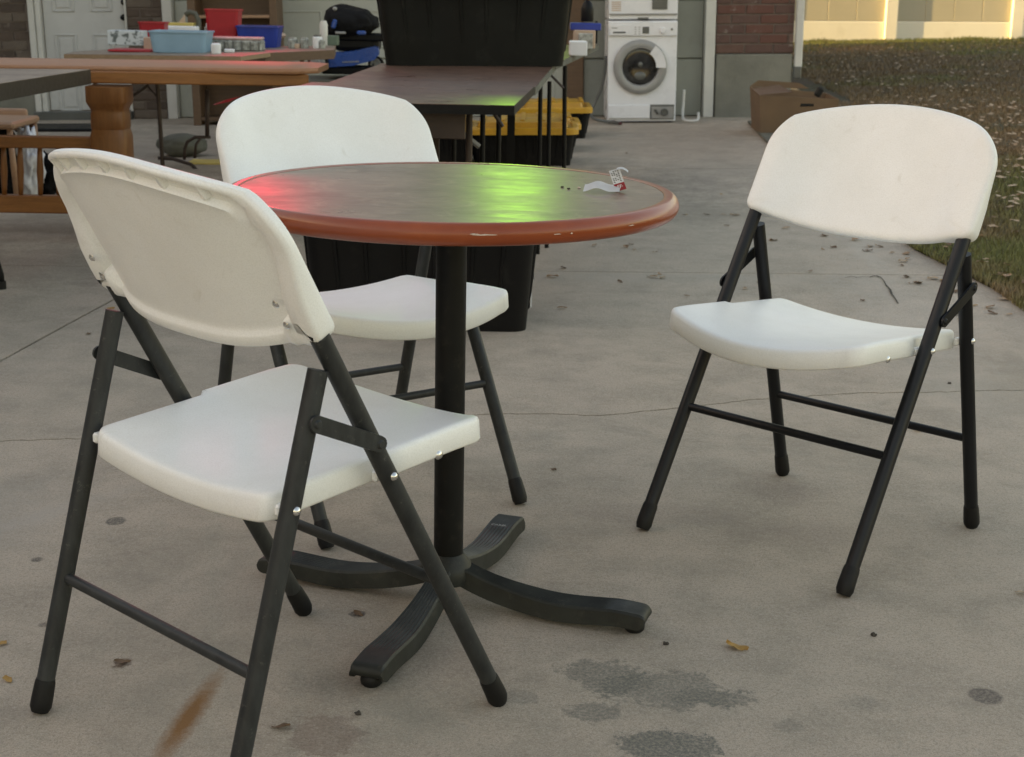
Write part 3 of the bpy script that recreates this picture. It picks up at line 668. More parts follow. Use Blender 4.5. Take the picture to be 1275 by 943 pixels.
c1 = make_chair('white folding chair nearest the camera, seen from behind, left of the table',(M['fr'],)); put(c1,-.3649,2.0409,-42.64)
for ch_ in children(c1):
    if ch_.name.startswith('backrest'): BK1 = ch_
c2 = copy_tree(c1)
BK1.location = (-.009,0,.009); put(c2,-.3244,3.0576,-143.65); c2['label']='white folding chair standing behind the round table, its back partly hidden by the tabletop'
c3 = make_chair('white folding chair with black legs standing alone to the right of the table, facing it',(M['fr2'],)); put(c3,.6297,2.8804,137.08)

# ------------------------------------------------------------------ round table
TX,TY,TR_,TH = -.1071,2.4631,.3790,.7454
rt = empty('round_table','round brown table with glossy cherry red rim on a black four-pronged pedestal','table',loc=(TX,TY,0))
bm=B(); rl=TR_-.026; lathe(bm,[(0,0),(rl*.5,0),(rl,0),(rl,-.01),(0,-.01)],96,(0,0,TH)); obj('tabletop',bm,M['lam'],rt)
bm=B(); pr=[(rl+.0004,-.004),(rl+.0004,.0004),(rl+.003,.0010)]
for k in range(11):
    a=math.radians(80-160*k/10); pr.append((TR_-.017+.017*math.cos(a), -.0165+.0175*math.sin(a)+.001))
pr+=[(TR_-.03,-.034),(rl-.01,-.034),(rl-.01,-.012)]
lathe(bm,pr,128,(0,0,TH)); obj('rim',bm,M['rim'],rt,smooth=True,auto=.7)
def rim_chip(px,py,w_,h_):
    bm=B(); n=9; ang=None
    # chips sit on the front of the rim
    r_=ray(px,py); best=None
    for k in range(400):
        a=math.pi+math.pi*k/399; P=Vector((TX+(TR_+.0006)*math.cos(a),TY+(TR_+.0006)*math.sin(a),0)); t=P.y/r_.y; e=abs(r_.x*t-P.x)
        if best is None or e<best[0]: best=(e,a,CH+r_.z*t)
    a0,z0=best[1],best[2]
    top=[];bot=[]
    for k in range(n):
        a=a0+(k/(n-1)-.5)*w_/TR_; hh=h_*math.sin(math.pi*k/(n-1))*random.uniform(.4,1)+.0002; R_=TR_+.0006-(abs(z0-(TH-.0155))**2)*25
        top.append(Vector((R_*math.cos(a),R_*math.sin(a),z0+hh))); bot.append(Vector((R_*math.cos(a),R_*math.sin(a),z0-hh*random.uniform(.2,.8))))
    V1=[bm.verts.new(p) for p in top];V2=[bm.verts.new(p) for p in bot]
    for k in range(n-1): bm.faces.new((V1[k],V1[k+1],V2[k+1],V2[k]))
    obj('chip',bm,M['chip'],rt)
rim_chip(604,293,.036,.0014); rim_chip(592,292,.014,.0012); rim_chip(695,292,.012,.001); rim_chip(712,291,.004,.002); rim_chip(786,281,.014,.0008)
bm=B(); lathe(bm,[(.13,TH-.034),(.13,TH-.042),(.035,TH-.05),(.0262,TH-.06),(.0262,.085),(.030,.083)],40); obj('pedestal',bm,M['pole'],rt,smooth=True,auto=.6)
bm=B(); lathe(bm,[(.0,.096),(.027,.096),(.031,.090),(.040,.078),(.046,.06),(.044,.045),(0,.045)],32); obj('hub',bm,M['prong'],rt,smooth=True,auto=.7)
def prong(ang):
    bm=B(); secs=[]; L=.353
    nst=16
    for i in range(nst+1):
        t=i/nst; r=.018+(L-.018)*t
        zt=.084-.053*(1-math.exp(-3.0*t))/(1-math.exp(-3.0))+.014*ss((t-.5)/.5)-.0*t
        th=.036-.008*t; w2=.019+.009*ss(t/.7)
        zt-=.003*ss((t-.88)/.12)
        pts=[]
        nr=7
        pts.append((-w2-.003,-th)); pts.append((-w2,-.004))
        for k in range(nr*2+1):
            y=-w2+.003+(2*w2-.006)*k/(nr*2); pts.append((y, 0 if (k%2==0) else -.0016*(1-ss((t-.86)/.1))))
        pts.append((w2,-.004)); pts.append((w2+.003,-th)); 
        pts+= [(w2-.004,-th),(w2-.006,-th+.004),(-w2+.006,-th+.004),(-w2+.004,-th)]
        secs.append([Vector((r,y,zt+z)) for y,z in pts])
    # rounded nose curling down
    last=secs[-1]; zt_=max(p.z for p in last); zc_=zt_-.013
    for k in range(1,8):
        a=k/7*math.radians(84); secs.append([Vector((p.x+.016*math.sin(a), p.y*(1-.10*(k/7)**2), zc_+(p.z-zc_)*math.cos(a))) for p in last])
    loft(bm,secs)
    o=obj('prong',bm,M['prong'],rt,smooth=True,auto=.5); o.rotation_euler=(0,0,ang)
    bm=B(); lathe(bm,[(0,.0),(.014,.0),(.0175,.004),(.018,.010),(.017,.018),(.010,.024),(0,.024)],24,(L-.008,0,.0)); obj('glide',bm,M['rub'],o,smooth=True,auto=.8)
    return o
BP=math.radians(-17.83)
prs=[prong(BP+k*math.pi/2) for k in range(4)]
me=text_mesh('CABEL',.011,.0003); me.materials.append(M['grey']); o=bpy.data.objects.new('lettering',me); COL.objects.link(o); o.parent=prs[1]; o.location=(.285,0,.0462); o.rotation_euler=(0,math.radians(-1),math.radians(-90)); 
# curled receipt / price strip
rc = empty('price_label','white curled paper strip with red printed end near the right edge of the round tabletop','paper label')
P0=(730,237.5); 
def ribbon(cl, wv, mat, name, th=.0004):
    bm=B(); rows_=[]
    for p in cl: rows_.append([bm.verts.new(p+wv*s_*.5) for s_ in (-1,0,1)])
    for a,b in zip(rows_,rows_[1:]):
        for k in range(2): bm.faces.new((a[k],a[k+1],b[k+1],b[k]))
    bmesh.ops.solidify(bm, geom=bm.faces[:], thickness=th)
    return obj(name,bm,mat,rc,smooth=True,auto=.7)
pa=tp(727,238,TH+.001); pb=tp(772,238.5,TH+.001); rc.location=((pa+pb)/2).xy.to_3d()+Vector((0,0,TH+.0008)); O_=rc.location.copy()
cl=[]
for k in range(15):
    t=k/14; p=pa.lerp(pb,t); cl.append(Vector((p.x,p.y,TH+.0012+.006*math.sin(math.pi*min(1,t*1.35))**2*(1 if t<.74 else 0)+.005))-O_)
ribbon(cl,Vector((.004,.022,.009)),M['paper'],'strip')
cl=[]; b2=pb-O_
for k in range(13):
    t=k/12; cl.append(Vector((b2.x+.002-.013*t, b2.y+.004*t+.004*math.sin(t*3), .002+.034*t)))
wv=Vector((.017,-.004,.006))
lo=[c for c in cl[:5]]; hi=cl[4:]
ribbon(lo,wv,M['red'],'red_print'); up=ribbon(hi,wv,M['paper'],'strip')
cl2=[hi[-1]+Vector((.004+.020*t,.004*t,.001+.003*math.sin(t*2.6)-.006*t*t)) for t in [k/8 for k in range(9)]]
ribbon(cl2,Vector((.001,.012,.002)),M['paper'],'strip')
me=text_mesh('FF·',.0085,.0002); me.materials.append(M['paper']); o=bpy.data.objects.new('lettering',me); COL.objects.link(o); o.parent=rc
o.location=cl[2]+Vector((.0004,-.0012,.0004)); o.rotation_euler=(math.radians(82),math.radians(-14),math.radians(-12))
bm=B()
for r_ in range(7):
    for c_ in range(4):
        if random.random()<.75:
            p=hi[1+r_]+wv*(-.33+.2*c_)+Vector((0,-.0009,0)); box(bm,p,(.0028,.0002,.0014),ry=.35)
obj('print_marks',bm,M['dgrey'],rc)
# crumbs on the tabletop
for i,(px,py) in enumerate([(721,235),(700,234),(708,236)]):
    p=tp(px,py,TH); bm=B(); sphere(bm,(0,0,.0015),.0025,(1.3,1,.6),7,5); o=obj('crumb',bm,M['chip'] if i==0 else M['soil']); o.location=(p.x,p.y,TH)
    tag(o,['pale','dark','dark'][i]+' crumb on the round tabletop left of the paper strip'+['',', further left one',', middle one of three'][i],'crumb','crumbs on the round tabletop')

# ------------------------------------------------------------------ house
HY=12.3
def hc(px,py,Y=HY):
    p=pp(px,py,Y); x=(p.x+K*p.z)/(1+K*K); z=p.z-K*x; return x,z
house = empty('house','brick house wall with a white door, grey garage doors and a concrete footing','house'); place(house,0,HY)
def hx(px,py=100): return hc(px,py)[0]
def hz(py,px=800): return hc(px,py)[1]
def hbox(name,x0,x1,z0,z1,y0,y1,mat,parent=house,bev=.004):
    bm=B(); box(bm,((x0+x1)/2,(y0+y1)/2,(z0+z1)/2),(x1-x0,y1-y0,z1-z0),bev=bev); return obj(name,bm,mat,parent)
ZT=2.75
# brick columns: backing of mortar, bricks as parts up to eye level, stuff above
def brickwall(x0,x1,z0,z1,y,mats,bw=.218,bh=.064,j=.012,zparts=1.3,name='wall'):
    wl=hbox(name,x0,x1,z0,z1,y+.012,y+.25,M['mortar'],bev=0)
    meshes=[]
    for v in range(6):
        bm=B(); box(bm,(0,0,0),(1,1,1)); 
        me=bpy.data.meshes.new('brick'); bm2=B(); box(bm2,(0,.0,0),(bw,.05,bh),bev=.004); bm2.to_mesh(me); bm2.free(); bm.free(); me.materials.append(mats[v%len(mats)]); meshes.append(me)
    bmS=B(); r=0; z=z0+bh/2+j/2
    while z+bh/2<z1:
        x=x0-(bw+j)*(.5 if r%2 else 0)
        while x<x1:
            a=max(x0,x+j/2); b=min(x1,x+bw+j/2)
            if b-a>.03:
                yy=y+.027+random.uniform(-.003,.003)
                if z<zparts and -3.9<x<2.6:
                    o=bpy.data.objects.new('brick',random.choice(meshes)); COL.objects.link(o); o.parent=wl; o.location=((a+b)/2,yy,z); o.scale=((b-a)/bw,1,1); o.rotation_euler=(0,random.uniform(-.004,.004),random.uniform(-.006,.006))
                else: box(bmS,((a+b)/2,yy,z),(b-a,.05,bh),mi=random.randrange(len(mats)))
            x+=bw+j
        z+=bh+j; r+=1
    if len(bmS.faces):
        tag(obj('upper_bricks',bmS,mats,wl),kind='stuff')
    else: bmS.free()
    return wl
xr0,xr1=hx(887),hx(986)
zf=hz(67,930)
brickwall(xr0+.02,xr1,zf,ZT,.0,BR,bw=.222,bh=.066,name='brick_wall')
hbox('footing',xr0+.022,xr1-.01,-.3,zf-.003,-.035,.2,M['found'],bev=.008)
# side wall running back, roof and eave
hbox('side_wall',xr1-.25,xr1-.005,zf,ZT,.26,5.7,M['mortar'],bev=0); hbox('side_footing',xr1-.25,xr1-.012,-.3,zf-.003,.21,5.7,M['found'],bev=0)
hbox('rear_wall',-9,xr1-.26,-.3,ZT,5.5,5.7,M['mortar'],bev=0)
bm=B(); loft(bm,[[Vector((-9.6,-.55,ZT)),Vector((-9.6,5.85,ZT)),Vector((-9.6,3.0,ZT+1.5))],[Vector((xr1+.35,-.55,ZT)),Vector((xr1+.35,5.85,ZT)),Vector((xr1+.35,3.0,ZT+1.5))]]); obj('roof',bm,M['roof'],house)
hbox('soffit',-9.5,xr1+.33,ZT-.03,ZT-.004,-.54,.0,M['trim'],bev=0); hbox('gutter',-9.5,xr1+.33,ZT-.06,ZT+.07,-.66,-.552,M['trim'])
# garage doors
def garage(x0,x1,px,mat,y=.10):
    g=hbox('garage_door',x0,x1,-.01,2.25,y+.03,y+.07,mat,bev=0)
    seams=[0,hz(74,px),hz(74,px)*2-0.0,hz(74,px)*3,2.25]
    for a,b in zip(seams,seams[1:]):
        p_=None
        bm=B(); box(bm,((x0+x1)/2,y+.012,(a+b)/2),(x1-x0-.004,.035,b-a-.010),bev=.005)
        pn=obj('panel',bm,mat,g)
        n=max(1,round((x1-x0)/.62)); wdt=(x1-x0)/n
        if px>600: continue
        for k in range(n):
            cx=x0+wdt*(k+.5); bm=B(); zc=(a+b)/2
            for (ax,az,sx,sz) in ((0,(b-a)*.30,wdt*.78,.014),(0,-(b-a)*.30,wdt*.78,.014),(-wdt*.38,0,.014,(b-a)*.60),(wdt*.38,0,.014,(b-a)*.60)):
                box(bm,(cx+ax,y-.008,zc+az),(sx,.008,sz),bev=.003)
            obj('moulding',bm,mat,pn)
gx0,gx1=hx(219),hx(702); garage(gx0,gx1,500,M['gar'])
g2x0,g2x1=hx(727),hx(876); garage(g2x0,g2x1,800,M['gar2'])
hbox('post',gx1+.002,g2x0-.002,0,ZT-.04,.03,.3,M['case'],bev=.004)
hbox('door_header',gx0-.07,gx1,2.252,ZT-.04,.05,.3,M['trim']); hbox('door_header',g2x0,g2x1+.07,2.252,ZT-.04,.05,.3,M['trim'])
hbox('jamb',g2x1+.002,xr0+.012,0,2.25,-.02,.3,M['trim'])
hbox('jamb',hx(206.5),gx0-.002,0,2.25,.0,.3,M['trim'])
# left side
zfl=hz(97,20)
lx1=hx(42)
brickwall(-9.4,lx1,zfl,ZT,0,BRG,bw=.20,bh=.062,name='brick_wall'); hbox('footing',-9.4,lx1+.03,-.4,zfl-.003,-.02,.2,M['found'],bev=.008)
sx0,sx1=hx(163),hx(206)
brickwall(sx0,sx1,.0,ZT,0,BRG,bw=.20,bh=.062,name='brick_wall')
# door
dx0,dx1=hx(58),hx(160); dz0=.07
fr_=hbox('door_frame',hx(42)+.004,hx(50),0,2.15,-.03,.2,M['trim']); 
bm=B(); box(bm,((hx(50.5)+hx(57))/2,.04,1.07),(hx(57)-hx(50.5),.1,2.14),bev=.006); obj('frame_moulding',bm,M['trim'],fr_)
hbox('door_frame',hx(160.5),hx(163),0,2.15,-.01,.2,M['trim']); hbox('door_frame',hx(42),hx(163),2.152,ZT-.04,-.02,.2,M['trim'])
dr=hbox('door',dx0,dx1,dz0,2.14,.05,.09,M['whited'],bev=.003)
dw=dx1-dx0
def dpanel(cx,w_,z0,z1):
    bm=B(); b_=.012; zc=(z0+z1)/2; h_=z1-z0
    for (ax,az,sx,sz) in ((0,h_/2,w_,b_),(0,-h_/2,w_,b_),(-w_/2,0,b_,h_),(w_/2,0,b_,h_)): box(bm,(cx+ax,.046,zc+az),(sx+b_*.8,.012,sz+b_*.8 if sz>sx else sz),bev=.004)
    box(bm,(cx,.047,zc),(w_-.05,.010,h_-.05),bev=.006); obj('panel',bm,M['whited'],dr)
pcs=[(hx(71.5)+hx(96))/2,(hx(119)+hx(142))/2]; pw=hx(96)-hx(71.5)
for cx in pcs:
    dpanel(cx,pw,hz(138,90),hz(44,90)); dpanel(cx,pw,hz(14,90),hz(14,90)+.62); dpanel(cx,pw,hz(14,90)+.75,hz(14,90)+.95)
bm=B(); X,Z=hc(152,22); lathe(bm,[(0,.05),(.014,.048),(.021,.035),(.018,.02),(.010,.014),(.012,.004),(.026,.002),(.026,0)],18,M=Matrix.Translation((X,.05,Z))@Matrix.Rotation(math.pi/2,4,'X')); obj('door_knob',bm,M['blk'],dr,smooth=True)
bm=B(); X,Z=hc(152,3); lathe(bm,[(0,.03),(.020,.028),(.026,.0)],18,M=Matrix.Translation((X,.05,Z))@Matrix.Rotation(math.pi/2,4,'X')); obj('deadbolt',bm,M['blk'],dr,smooth=True)
hbox('door_sill',hx(42),hx(163),-.05,.066,-.08,.2,M['dgrey'])
# downspout
bm=B(); X=hx(992); box(bm,(X,-.02,(ZT-.06+hz(84,990))/2),(.062,.05,ZT-.06-hz(84,990)),bev=.008); obj('downspout',bm,M['trim'],house)
bm=B(); box(bm,(X-.005,-.02,hz(90,990)),(.066,.054,.10),bev=.008); obj('downspout_elbow',bm,M['dgrey'],house)
# left wing, added out of the picture to shade the drive from the low sun
shade_wing=hbox('added_shade_wing',-9.6,-7.2,-.4,3.4,-19.5,-.02,M['mortar'],bev=0)
bm=B(); loft(bm,[[Vector((-10.2,-19.8,3.402)),Vector((-6.8,-19.8,3.402)),Vector((-8.5,-19.8,4.6))],[Vector((-10.2,-.03,3.402)),Vector((-6.8,-.03,3.402)),Vector((-8.5,-.03,4.6))]]); obj('added_shade_roof',bm,M['roof'],house)

# floodlights under the eave (they give the red and the green light on the tables)
def refl(px,py,Y): # where the sight line, mirrored in the tabletop, reaches distance Y
    r=ray(px,py); t=(CH-TH)/-r.z; T=Vector((r.x*t,r.y*t,TH)); s_=(Y-T.y)/r.y; return Vector((T.x+r.x*s_, Y, TH-r.z*s_))
LAMPS=[]
def flood(px,col,label,power,zz=None,dxx=0):
    L=refl(px,262,HY-.1); L.z = L.z if zz is None else zz
    e=empty('floodlight',label,'lamp','coloured floodlights under the eave',loc=L)
    bm=B(); box(bm,(0,.055,0),(.26,.05,.20),bev=.012); box(bm,(0,.10,.06),(.05,.05,.06),bev=.006); obj('housing',bm,M['blk'],e)
    bm=B(); box(bm,(0,.026,0),(.23,.008,.17),bev=.003); q=NT('lit_lens_'+label[:3]); q.b.inputs['Base Color'].default_value=(*col,1); q.b.inputs['Emission Color'].default_value=(*col,1); q.b.inputs['Emission Strength'].default_value=.8; obj('lens',bm,q.m,e)
    l=bpy.data.lights.new('lamp_light','AREA'); l.shape='RECTANGLE'; l.size=.30; l.size_y=.5; l.energy=power; l.color=col; l.spread=math.radians(46)
    lo_=bpy.data.objects.new('lamp_light',l); COL.objects.link(lo_); lo_.parent=e; lo_.location=(0,-.02,0); lo_.rotation_euler=(Vector((TX,TY,TH))-L).to_track_quat('-Z','Y').to_euler()
    return e
flood(641,(.33,1,.05),'green glowing floodlight mounted on the wall under the eave above the garage',.20)
flood(318,(1,.015,.06),'red glowing floodlight mounted on the wall under the eave beside the door',.36)

# washing machine and dryer stacked on it
WY=11.78
def wc(px,py): 
    p=pp(px,py,WY); x=(p.x+K*p.z)/(1+K*K); return x,p.z-K*x
wx0,wx1=wc(756,150)[0],wc(841,150)[0]; WW=wx1-wx0; wz1=wc(797,26)[1]; WZ0=.0
wcx=(wx0+wx1)/2
wm=empty('washing_machine','white front loading washing machine standing on the driveway before the garage door','washing machine'); place(wm,wcx,WY,0,0)
def wl(px,py): a,b=wc(px,py); return a-wcx,b
bm=B(); box(bm,(0,.27,(wz1+.012)/2),(WW,.52,wz1-.012),bev=.008,seg=2); obj('body',bm,M['white'],wm)
bm=B(); zA=wl(797,46)[1]; box(bm,(0,.004,(zA+wz1)/2),(WW-.002,.022,wz1-zA-.012),bev=.006,seg=2); cp=obj('control_panel',bm,M['white'],wm)
bm=B(); box(bm,(0,.003,(wl(0,131)[1]+wl(0,147)[1])/2+.004),(WW-.004,.014,wl(0,131)[1]-.03),bev=.005)
cxd,czd=wl(797,83.5); s_px=WW/85
bm=B(); lathe(bm,[(.0,.0),(33*s_px,0),(33*s_px,.018),(30*s_px,.034),(27*s_px,.038),(23*s_px,.030),(21.5*s_px,.015),(21.5*s_px,.004),(0,.004)],56,M=Matrix.Translation((cxd,.004,czd))@Matrix.Rotation(math.pi/2,4,'X')); dd=obj('door',bm,M['grey'],wm,smooth=True,auto=.6)
bm2=bm=B(); lathe(bm,[(0,.016),(10*s_px,.017),(17*s_px,.024),(21.4*s_px,.020)],40,M=Matrix.Translation((cxd,.004,czd))@Matrix.Rotation(math.pi/2,4,'X')); obj('door_glass',bm,M['glass'],dd,smooth=True)
bm=B(); sphere(bm,(cxd,-.012,czd-.07),.05,(1,.25,.7)); sphere(bm,(cxd,-.016,czd+.02),.020,(1,.3,1)); obj('glass_bulge',bm,M['dgrey'],dd,smooth=True)
bm=B(); secs=[]
for k in range(10):
    a=math.radians(55-57*k/9); r0,r1=(19.5 if k<9 else 19.5)*s_px,31.5*s_px; secs.append([Vector((cxd+r*math.cos(a),y,czd+r*math.sin(a))) for r,y in ((r0,-.036),(r1,-.042),(r1,-.020),(r0,-.020))])
loft(bm,secs); obj('door_handle',bm,M['white'],dd,smooth=True,auto=.6)
def wpart(name,px0,py0,px1,py1,y,d,mat,par,bev=.002):
    a=wl(px0,py0); b=wl(px1,py1); bm=B(); box(bm,((a[0]+b[0])/2,y,(a[1]+b[1])/2),(b[0]-a[0],d,a[1]-b[1]),bev=bev); return obj(name,bm,mat,par)
wpart('display',800,33.5,808,42,-.009,.006,M['dgrey'],cp); wpart('detergent_drawer',760,31,785,44,-.009,.006,M['white'],cp)
bm=B(); X,Z=wl(771,40.5); box(bm,(X,-.013,Z),(.10,.006,.013),bev=.005,seg=2); obj('drawer_grip',bm,M['dgrey'],cp)
bm=B(); X,Z=wl(825,38); lathe(bm,[(0,.022),(.020,.020),(.024,.0)],20,M=Matrix.Translation((X,-.006,Z))@Matrix.Rotation(math.pi/2,4,'X')); obj('knob',bm,M['white'],cp,smooth=True,auto=.6)
bm=B(); X,Z=wl(836.5,36.5); lathe(bm,[(0,.008),(.008,.007),(.009,0)],14,M=Matrix.Translation((X,-.006,Z))@Matrix.Rotation(math.pi/2,4,'X')); obj('button',bm,M['dgrey'],cp)
bm=B()
for k in range(8): X,Z=wl(791+ (k%2)*5, 34+(k//2)*2.8); box(bm,(X,-.0085,Z),(.014,.003,.005))
obj('button_marks',bm,M['grey'],cp)
bm=B(); X,Z=wl(765,35); box(bm,(X,-.013,Z),(.045,.002,.007)); obj('badge',bm,M['grey'],cp)
wpart('kick_plate',757,131,809,147.5,-.004,.016,M['white'],wm,.004)
wpart('service_hatch',809.5,130.5,839,148.5,.004,.014,M['dgrey'],wm); wpart('hatch_plate',811,133,838,147.5,-.003,.010,M['grey'],wm)
bm=B()
for (px,py,r) in ((827,139.5,.030),(816,137.5,.010),(818,140.5,.009)):
    X,Z=wl(px,py); lathe(bm,[(0,.012),(r*.7,.012),(r*.8,.022),(r,.02),(r,0)],20,M=Matrix.Translation((X,-.006,Z))@Matrix.Rotation(math.pi/2,4,'X'))
obj('drain_filter',bm,M['dgrey'],wm,smooth=True,auto=.6)
bm=B(); box(bm,(0,.27,.006),(WW-.06,.44,.010)); obj('foot_rail',bm,M['blk'],wm)
dy=empty('dryer','white dryer stacked on top of the washing machine, with a grey square panel','dryer'); place(dy,wcx,WY,0,wz1+.004)
bm=B(); box(bm,(0,.27,.40),(WW-.002,.52,.79),bev=.008,seg=2); obj('body',bm,M['white'],dy)
bm=B(); box(bm,(0,.001,.045),(WW-.01,.012,.012),bev=.003); obj('seam_trim',bm,M['grey'],dy)
bm=B(); box(bm,(0,-.004,.014),(.085,.012,.013),bev=.003); obj('vent_grip',bm,M['dgrey'],dy)
a=wl(812,12.5); bm=B(); box(bm,((wl(812,12)[0]+wl(831,12)[0])/2,.004,a[1]-wz1+.18),(wl(831,12)[0]-wl(812,12)[0],.010,.36),bev=.003); obj('grey_panel',bm,M['dgrey'],dy)
bm=B()
for k in range(5): X,Z=wl(767.5,3.5+2.6*k); box(bm,(X,.0085,Z-wz1),(.072,.002,.007))
obj('label_lines',bm,M['beige'],dy)
# hoses
def cable(name,pts,r,mat,label,cat):
    P=[Vector(p) for p in pts]; Q=[]
    for i in range(len(P)-1):
        a=P[max(0,i-1)];b=P[i];c=P[i+1];d=P[min(len(P)-1,i+2)]
        for k in range(6):
            t=k/6; Q.append(.5*((2*b)+(c-a)*t+(2*a-5*b+4*c-d)*t*t+(3*b-a-3*c+d)*t*t*t))
    Q.append(P[-1]); bm=B(); tube(bm,Q,r,10); return tag(obj(name,bm,mat,smooth=True),label,cat)
cable('hose',[pp(754,70,11.9),pp(753,90,11.9),pp(748,112,11.9),pp(739,132,11.9),pp(735,142,11.85),pp(742,149,11.7),tp(760,152,.02),tp(772,153,.02)],.012,M['dgrey'],'grey ribbed drain hose hanging left of the washing machine','hose')
tag(obj('hose_end',(lambda b:(tube(b,[tp(758,152.5,.015),tp(764,151.5,.02),tp(773,154,.015)],.012,8),b)[1])(B()),M['dred'],smooth=True),'dark red hose end on the concrete under the washing machine','hose')
cable('drain_pipe',[pp(852,112,12.0),pp(851,128,12.0),pp(850,143,11.95),tp(853,150,.02),tp(868,150,.02),pp(869.5,141,11.9)],.011,M['trim'],'white bent plastic pipe standing right of the washing machine','pipe')

# ------------------------------------------------------------------ fence
FY=20.5
x_p1=pp(1107.5,40,FY).x; x_p2=pp(1264,40,FY).x; sp=x_p2-x_p1
fe=empty('vinyl_fence','tan and cream vinyl fence in low sun behind the lawn','fence',loc=(x_p1,FY,fz(x_p1)))
fe.rotation_euler=(0,-K*.6,0)
PWD=pp(1116,40,FY).x-pp(1101,40,FY).x
post_me=None
RZ=pp(1190,25.5,FY).z-fz(pp(1190,25.5,FY).x)
for k in range(-6,5):
    bm=B(); box(bm,(k*sp,0,.86),(PWD,PWD,2.1),bev=.008); box(bm,(k*sp,0,1.93),(PWD*1.2,PWD*1.2,.05),bev=.015); obj('post',bm,M['fencew'],fe)
    if k<4:
        bm=B(); box(bm,((k+.5)*sp,0,RZ/2-.02),(sp-PWD-.004,.055,RZ+.04),bev=.008); obj('rail',bm,M['fencew'],fe)
        bm=B(); box(bm,((k+.5)*sp,0,1.78),(sp-PWD-.004,.055,.14),bev=.008); obj('rail',bm,M['fencew'],fe)
        nb=4; bw_=(sp-PWD)/nb
        for b in range(nb):
            bm=B(); box(bm,(k*sp+PWD/2+bw_*(b+.5),0,RZ+.001+(1.71-RZ)/2),(bw_-.008,.026,1.70-RZ),bev=.004); obj('board',bm,M['fence'],fe)

# ------------------------------------------------------------------ tables in the background
def top_from_pixels(pts,h): return [tp(px,py,h) for px,py in pts]
def slab_top(bm,P,th,zoff,bev=.004,round_=0):
    c=sum((p for p in P),Vector())/len(P)
    lo_=[p+Vector((0,0,-th)) for p in P]; loft(bm,[[p.copy() for p in P],lo_])
def quad_table(name,label,P,h,th,mat,emat,cat='table',group=None,apron=None):
    c=sum(P,Vector())/len(P); e=empty(name,label,cat,group,loc=(c.x,c.y,c.z-h))
    o=e.location.copy()
    Q=[p-o for p in P]; cc=sum(Q,Vector())/len(Q)
    bm=B(); loft(bm,[Q,[q+Vector((0,0,-th*.5)) for q in Q]]); obj('tabletop',bm,mat,e)
    bm=B(); Q2=[cc+(q-cc)*1.004+Vector((0,0,-.0015)) for q in Q]; loft(bm,[Q2,[q+Vector((0,0,-th)) for q in Q2]]); obj('edge_band',bm,emat,e)
    return e,o
def leg_at(e,o,px,py_top,y,h_top,r,mat,sq=False,name='leg',foot=True,lean=0):
    p=pp(px,py_top,y); b=Vector((p.x,y,g0(p.x,y))); t_=V(p.x+kk(y)*h_top,y,h_top); b.x=p.x-kk(y)*0+kk(y)*h_top
    bm=B()
    b2=V(b.x,y,0.0); t2=V(b.x,y,h_top)
    if sq: loft(bm,[[q+b2-o+Vector((sx*r,sy*r,0)) for sx,sy in ((-1,-1),(1,-1),(1,1),(-1,1))] for q in (Vector(),t2-b2)])
    else: tube(bm,[b2-o,t2-o],r,10)
    return obj(name,bm,mat,e,smooth=not sq,auto=.8)
# square laminate table T1 and the two long ones behind it
H_=.72
T1=top_from_pixels([(640,131.5),(388,140),(420,118),(665,107.5)],H_)
_d=T1[0]-T1[3]
T1r=[T1[0],T1[0]+Vector((-.80,-.01,-.80*kk(4.3))),T1[3]+Vector((-.80,-.01,-.80*kk(5.0))),T1[3]]
t1,o1=quad_table('laminate_table','brown laminate folding table with black edge, nearest of the row behind the round table',T1r,H_,.028,M['lam2'],M['blk'],group='brown laminate tables in a row')
bm=B(); a=T1r[0]-o1; b=T1r[1]-o1
box(bm,((a.x+b.x)/2-.03,a.y+.10,a.z-.028-.045),(.56,.02,.085),bev=.003); obj('apron',bm,M['steelb'],t1)
leg_at(t1,o1,425,320,T1r[1].y+.22,.69,.011,M['steelb']); leg_at(t1,o1,583,250,T1r[0].y+.22,.69,.011,M['steelb'])
leg_at(t1,o1,541,170,T1r[0].y+.50,.69,.016,M['steelb'],sq=True); leg_at(t1,o1,636,170,T1r[3].y+.02,.69,.014,M['blk'],sq=True)
bm=B(); y=T1r[0].y+.45; tube(bm,[pp(568,160,y)-o1,pp(597,183,y)-o1],.009,8); obj('brace',bm,M['grey'],t1)
T2=[T1r[3]+Vector((.004,.012,-.004)),T1r[2]+Vector((.05,.012,-.004))]
far=top_from_pixels([(476,79),(691,80)],H_)
T2q=[T2[0],T2[1],far[0],far[1]]; 
t2,o2=quad_table('laminate_table','long dark brown laminate table carrying the big black tote',[p.copy() for p in T2q],H_,.028,M['lam2'],M['greyf'],group='brown laminate tables in a row')
for px,y in ((621,5.15),(601,5.0),(672,6.0),(683,6.15),(565,5.3)): leg_at(t2,o2,px,150,y,.69,.009,M['blk'])
bm=B(); tube(bm,[pp(612,137,5.05)-o2,pp(626,158,5.05)-o2],.007,8); tube(bm,[pp(668,97,6.0)-o2,pp(656,112,6.0)-o2],.006,8); obj('brace',bm,M['steelb'],t2)
f3=top_from_pixels([(692,79),(745,55.5)],H_); w3=Vector((-.78,-.0,-.02))
T3q=[f3[0],f3[0]+w3,f3[1]+w3,f3[1]]
t3,o3=quad_table('laminate_table','furthest brown laminate table with boxes and a black bottle at its right end',T3q,H_,.028,M['lam2'],M['greyf'],group='brown laminate tables in a row')
for px,y in ((703,7.3),): leg_at(t3,o3,px,100,y,.69,.011,M['blk'])
bm=B(); tube(bm,[pp(684,92,7.0)-o3,pp(702,110,7.0)-o3],.006,8); obj('brace',bm,M['steelb'],t3)
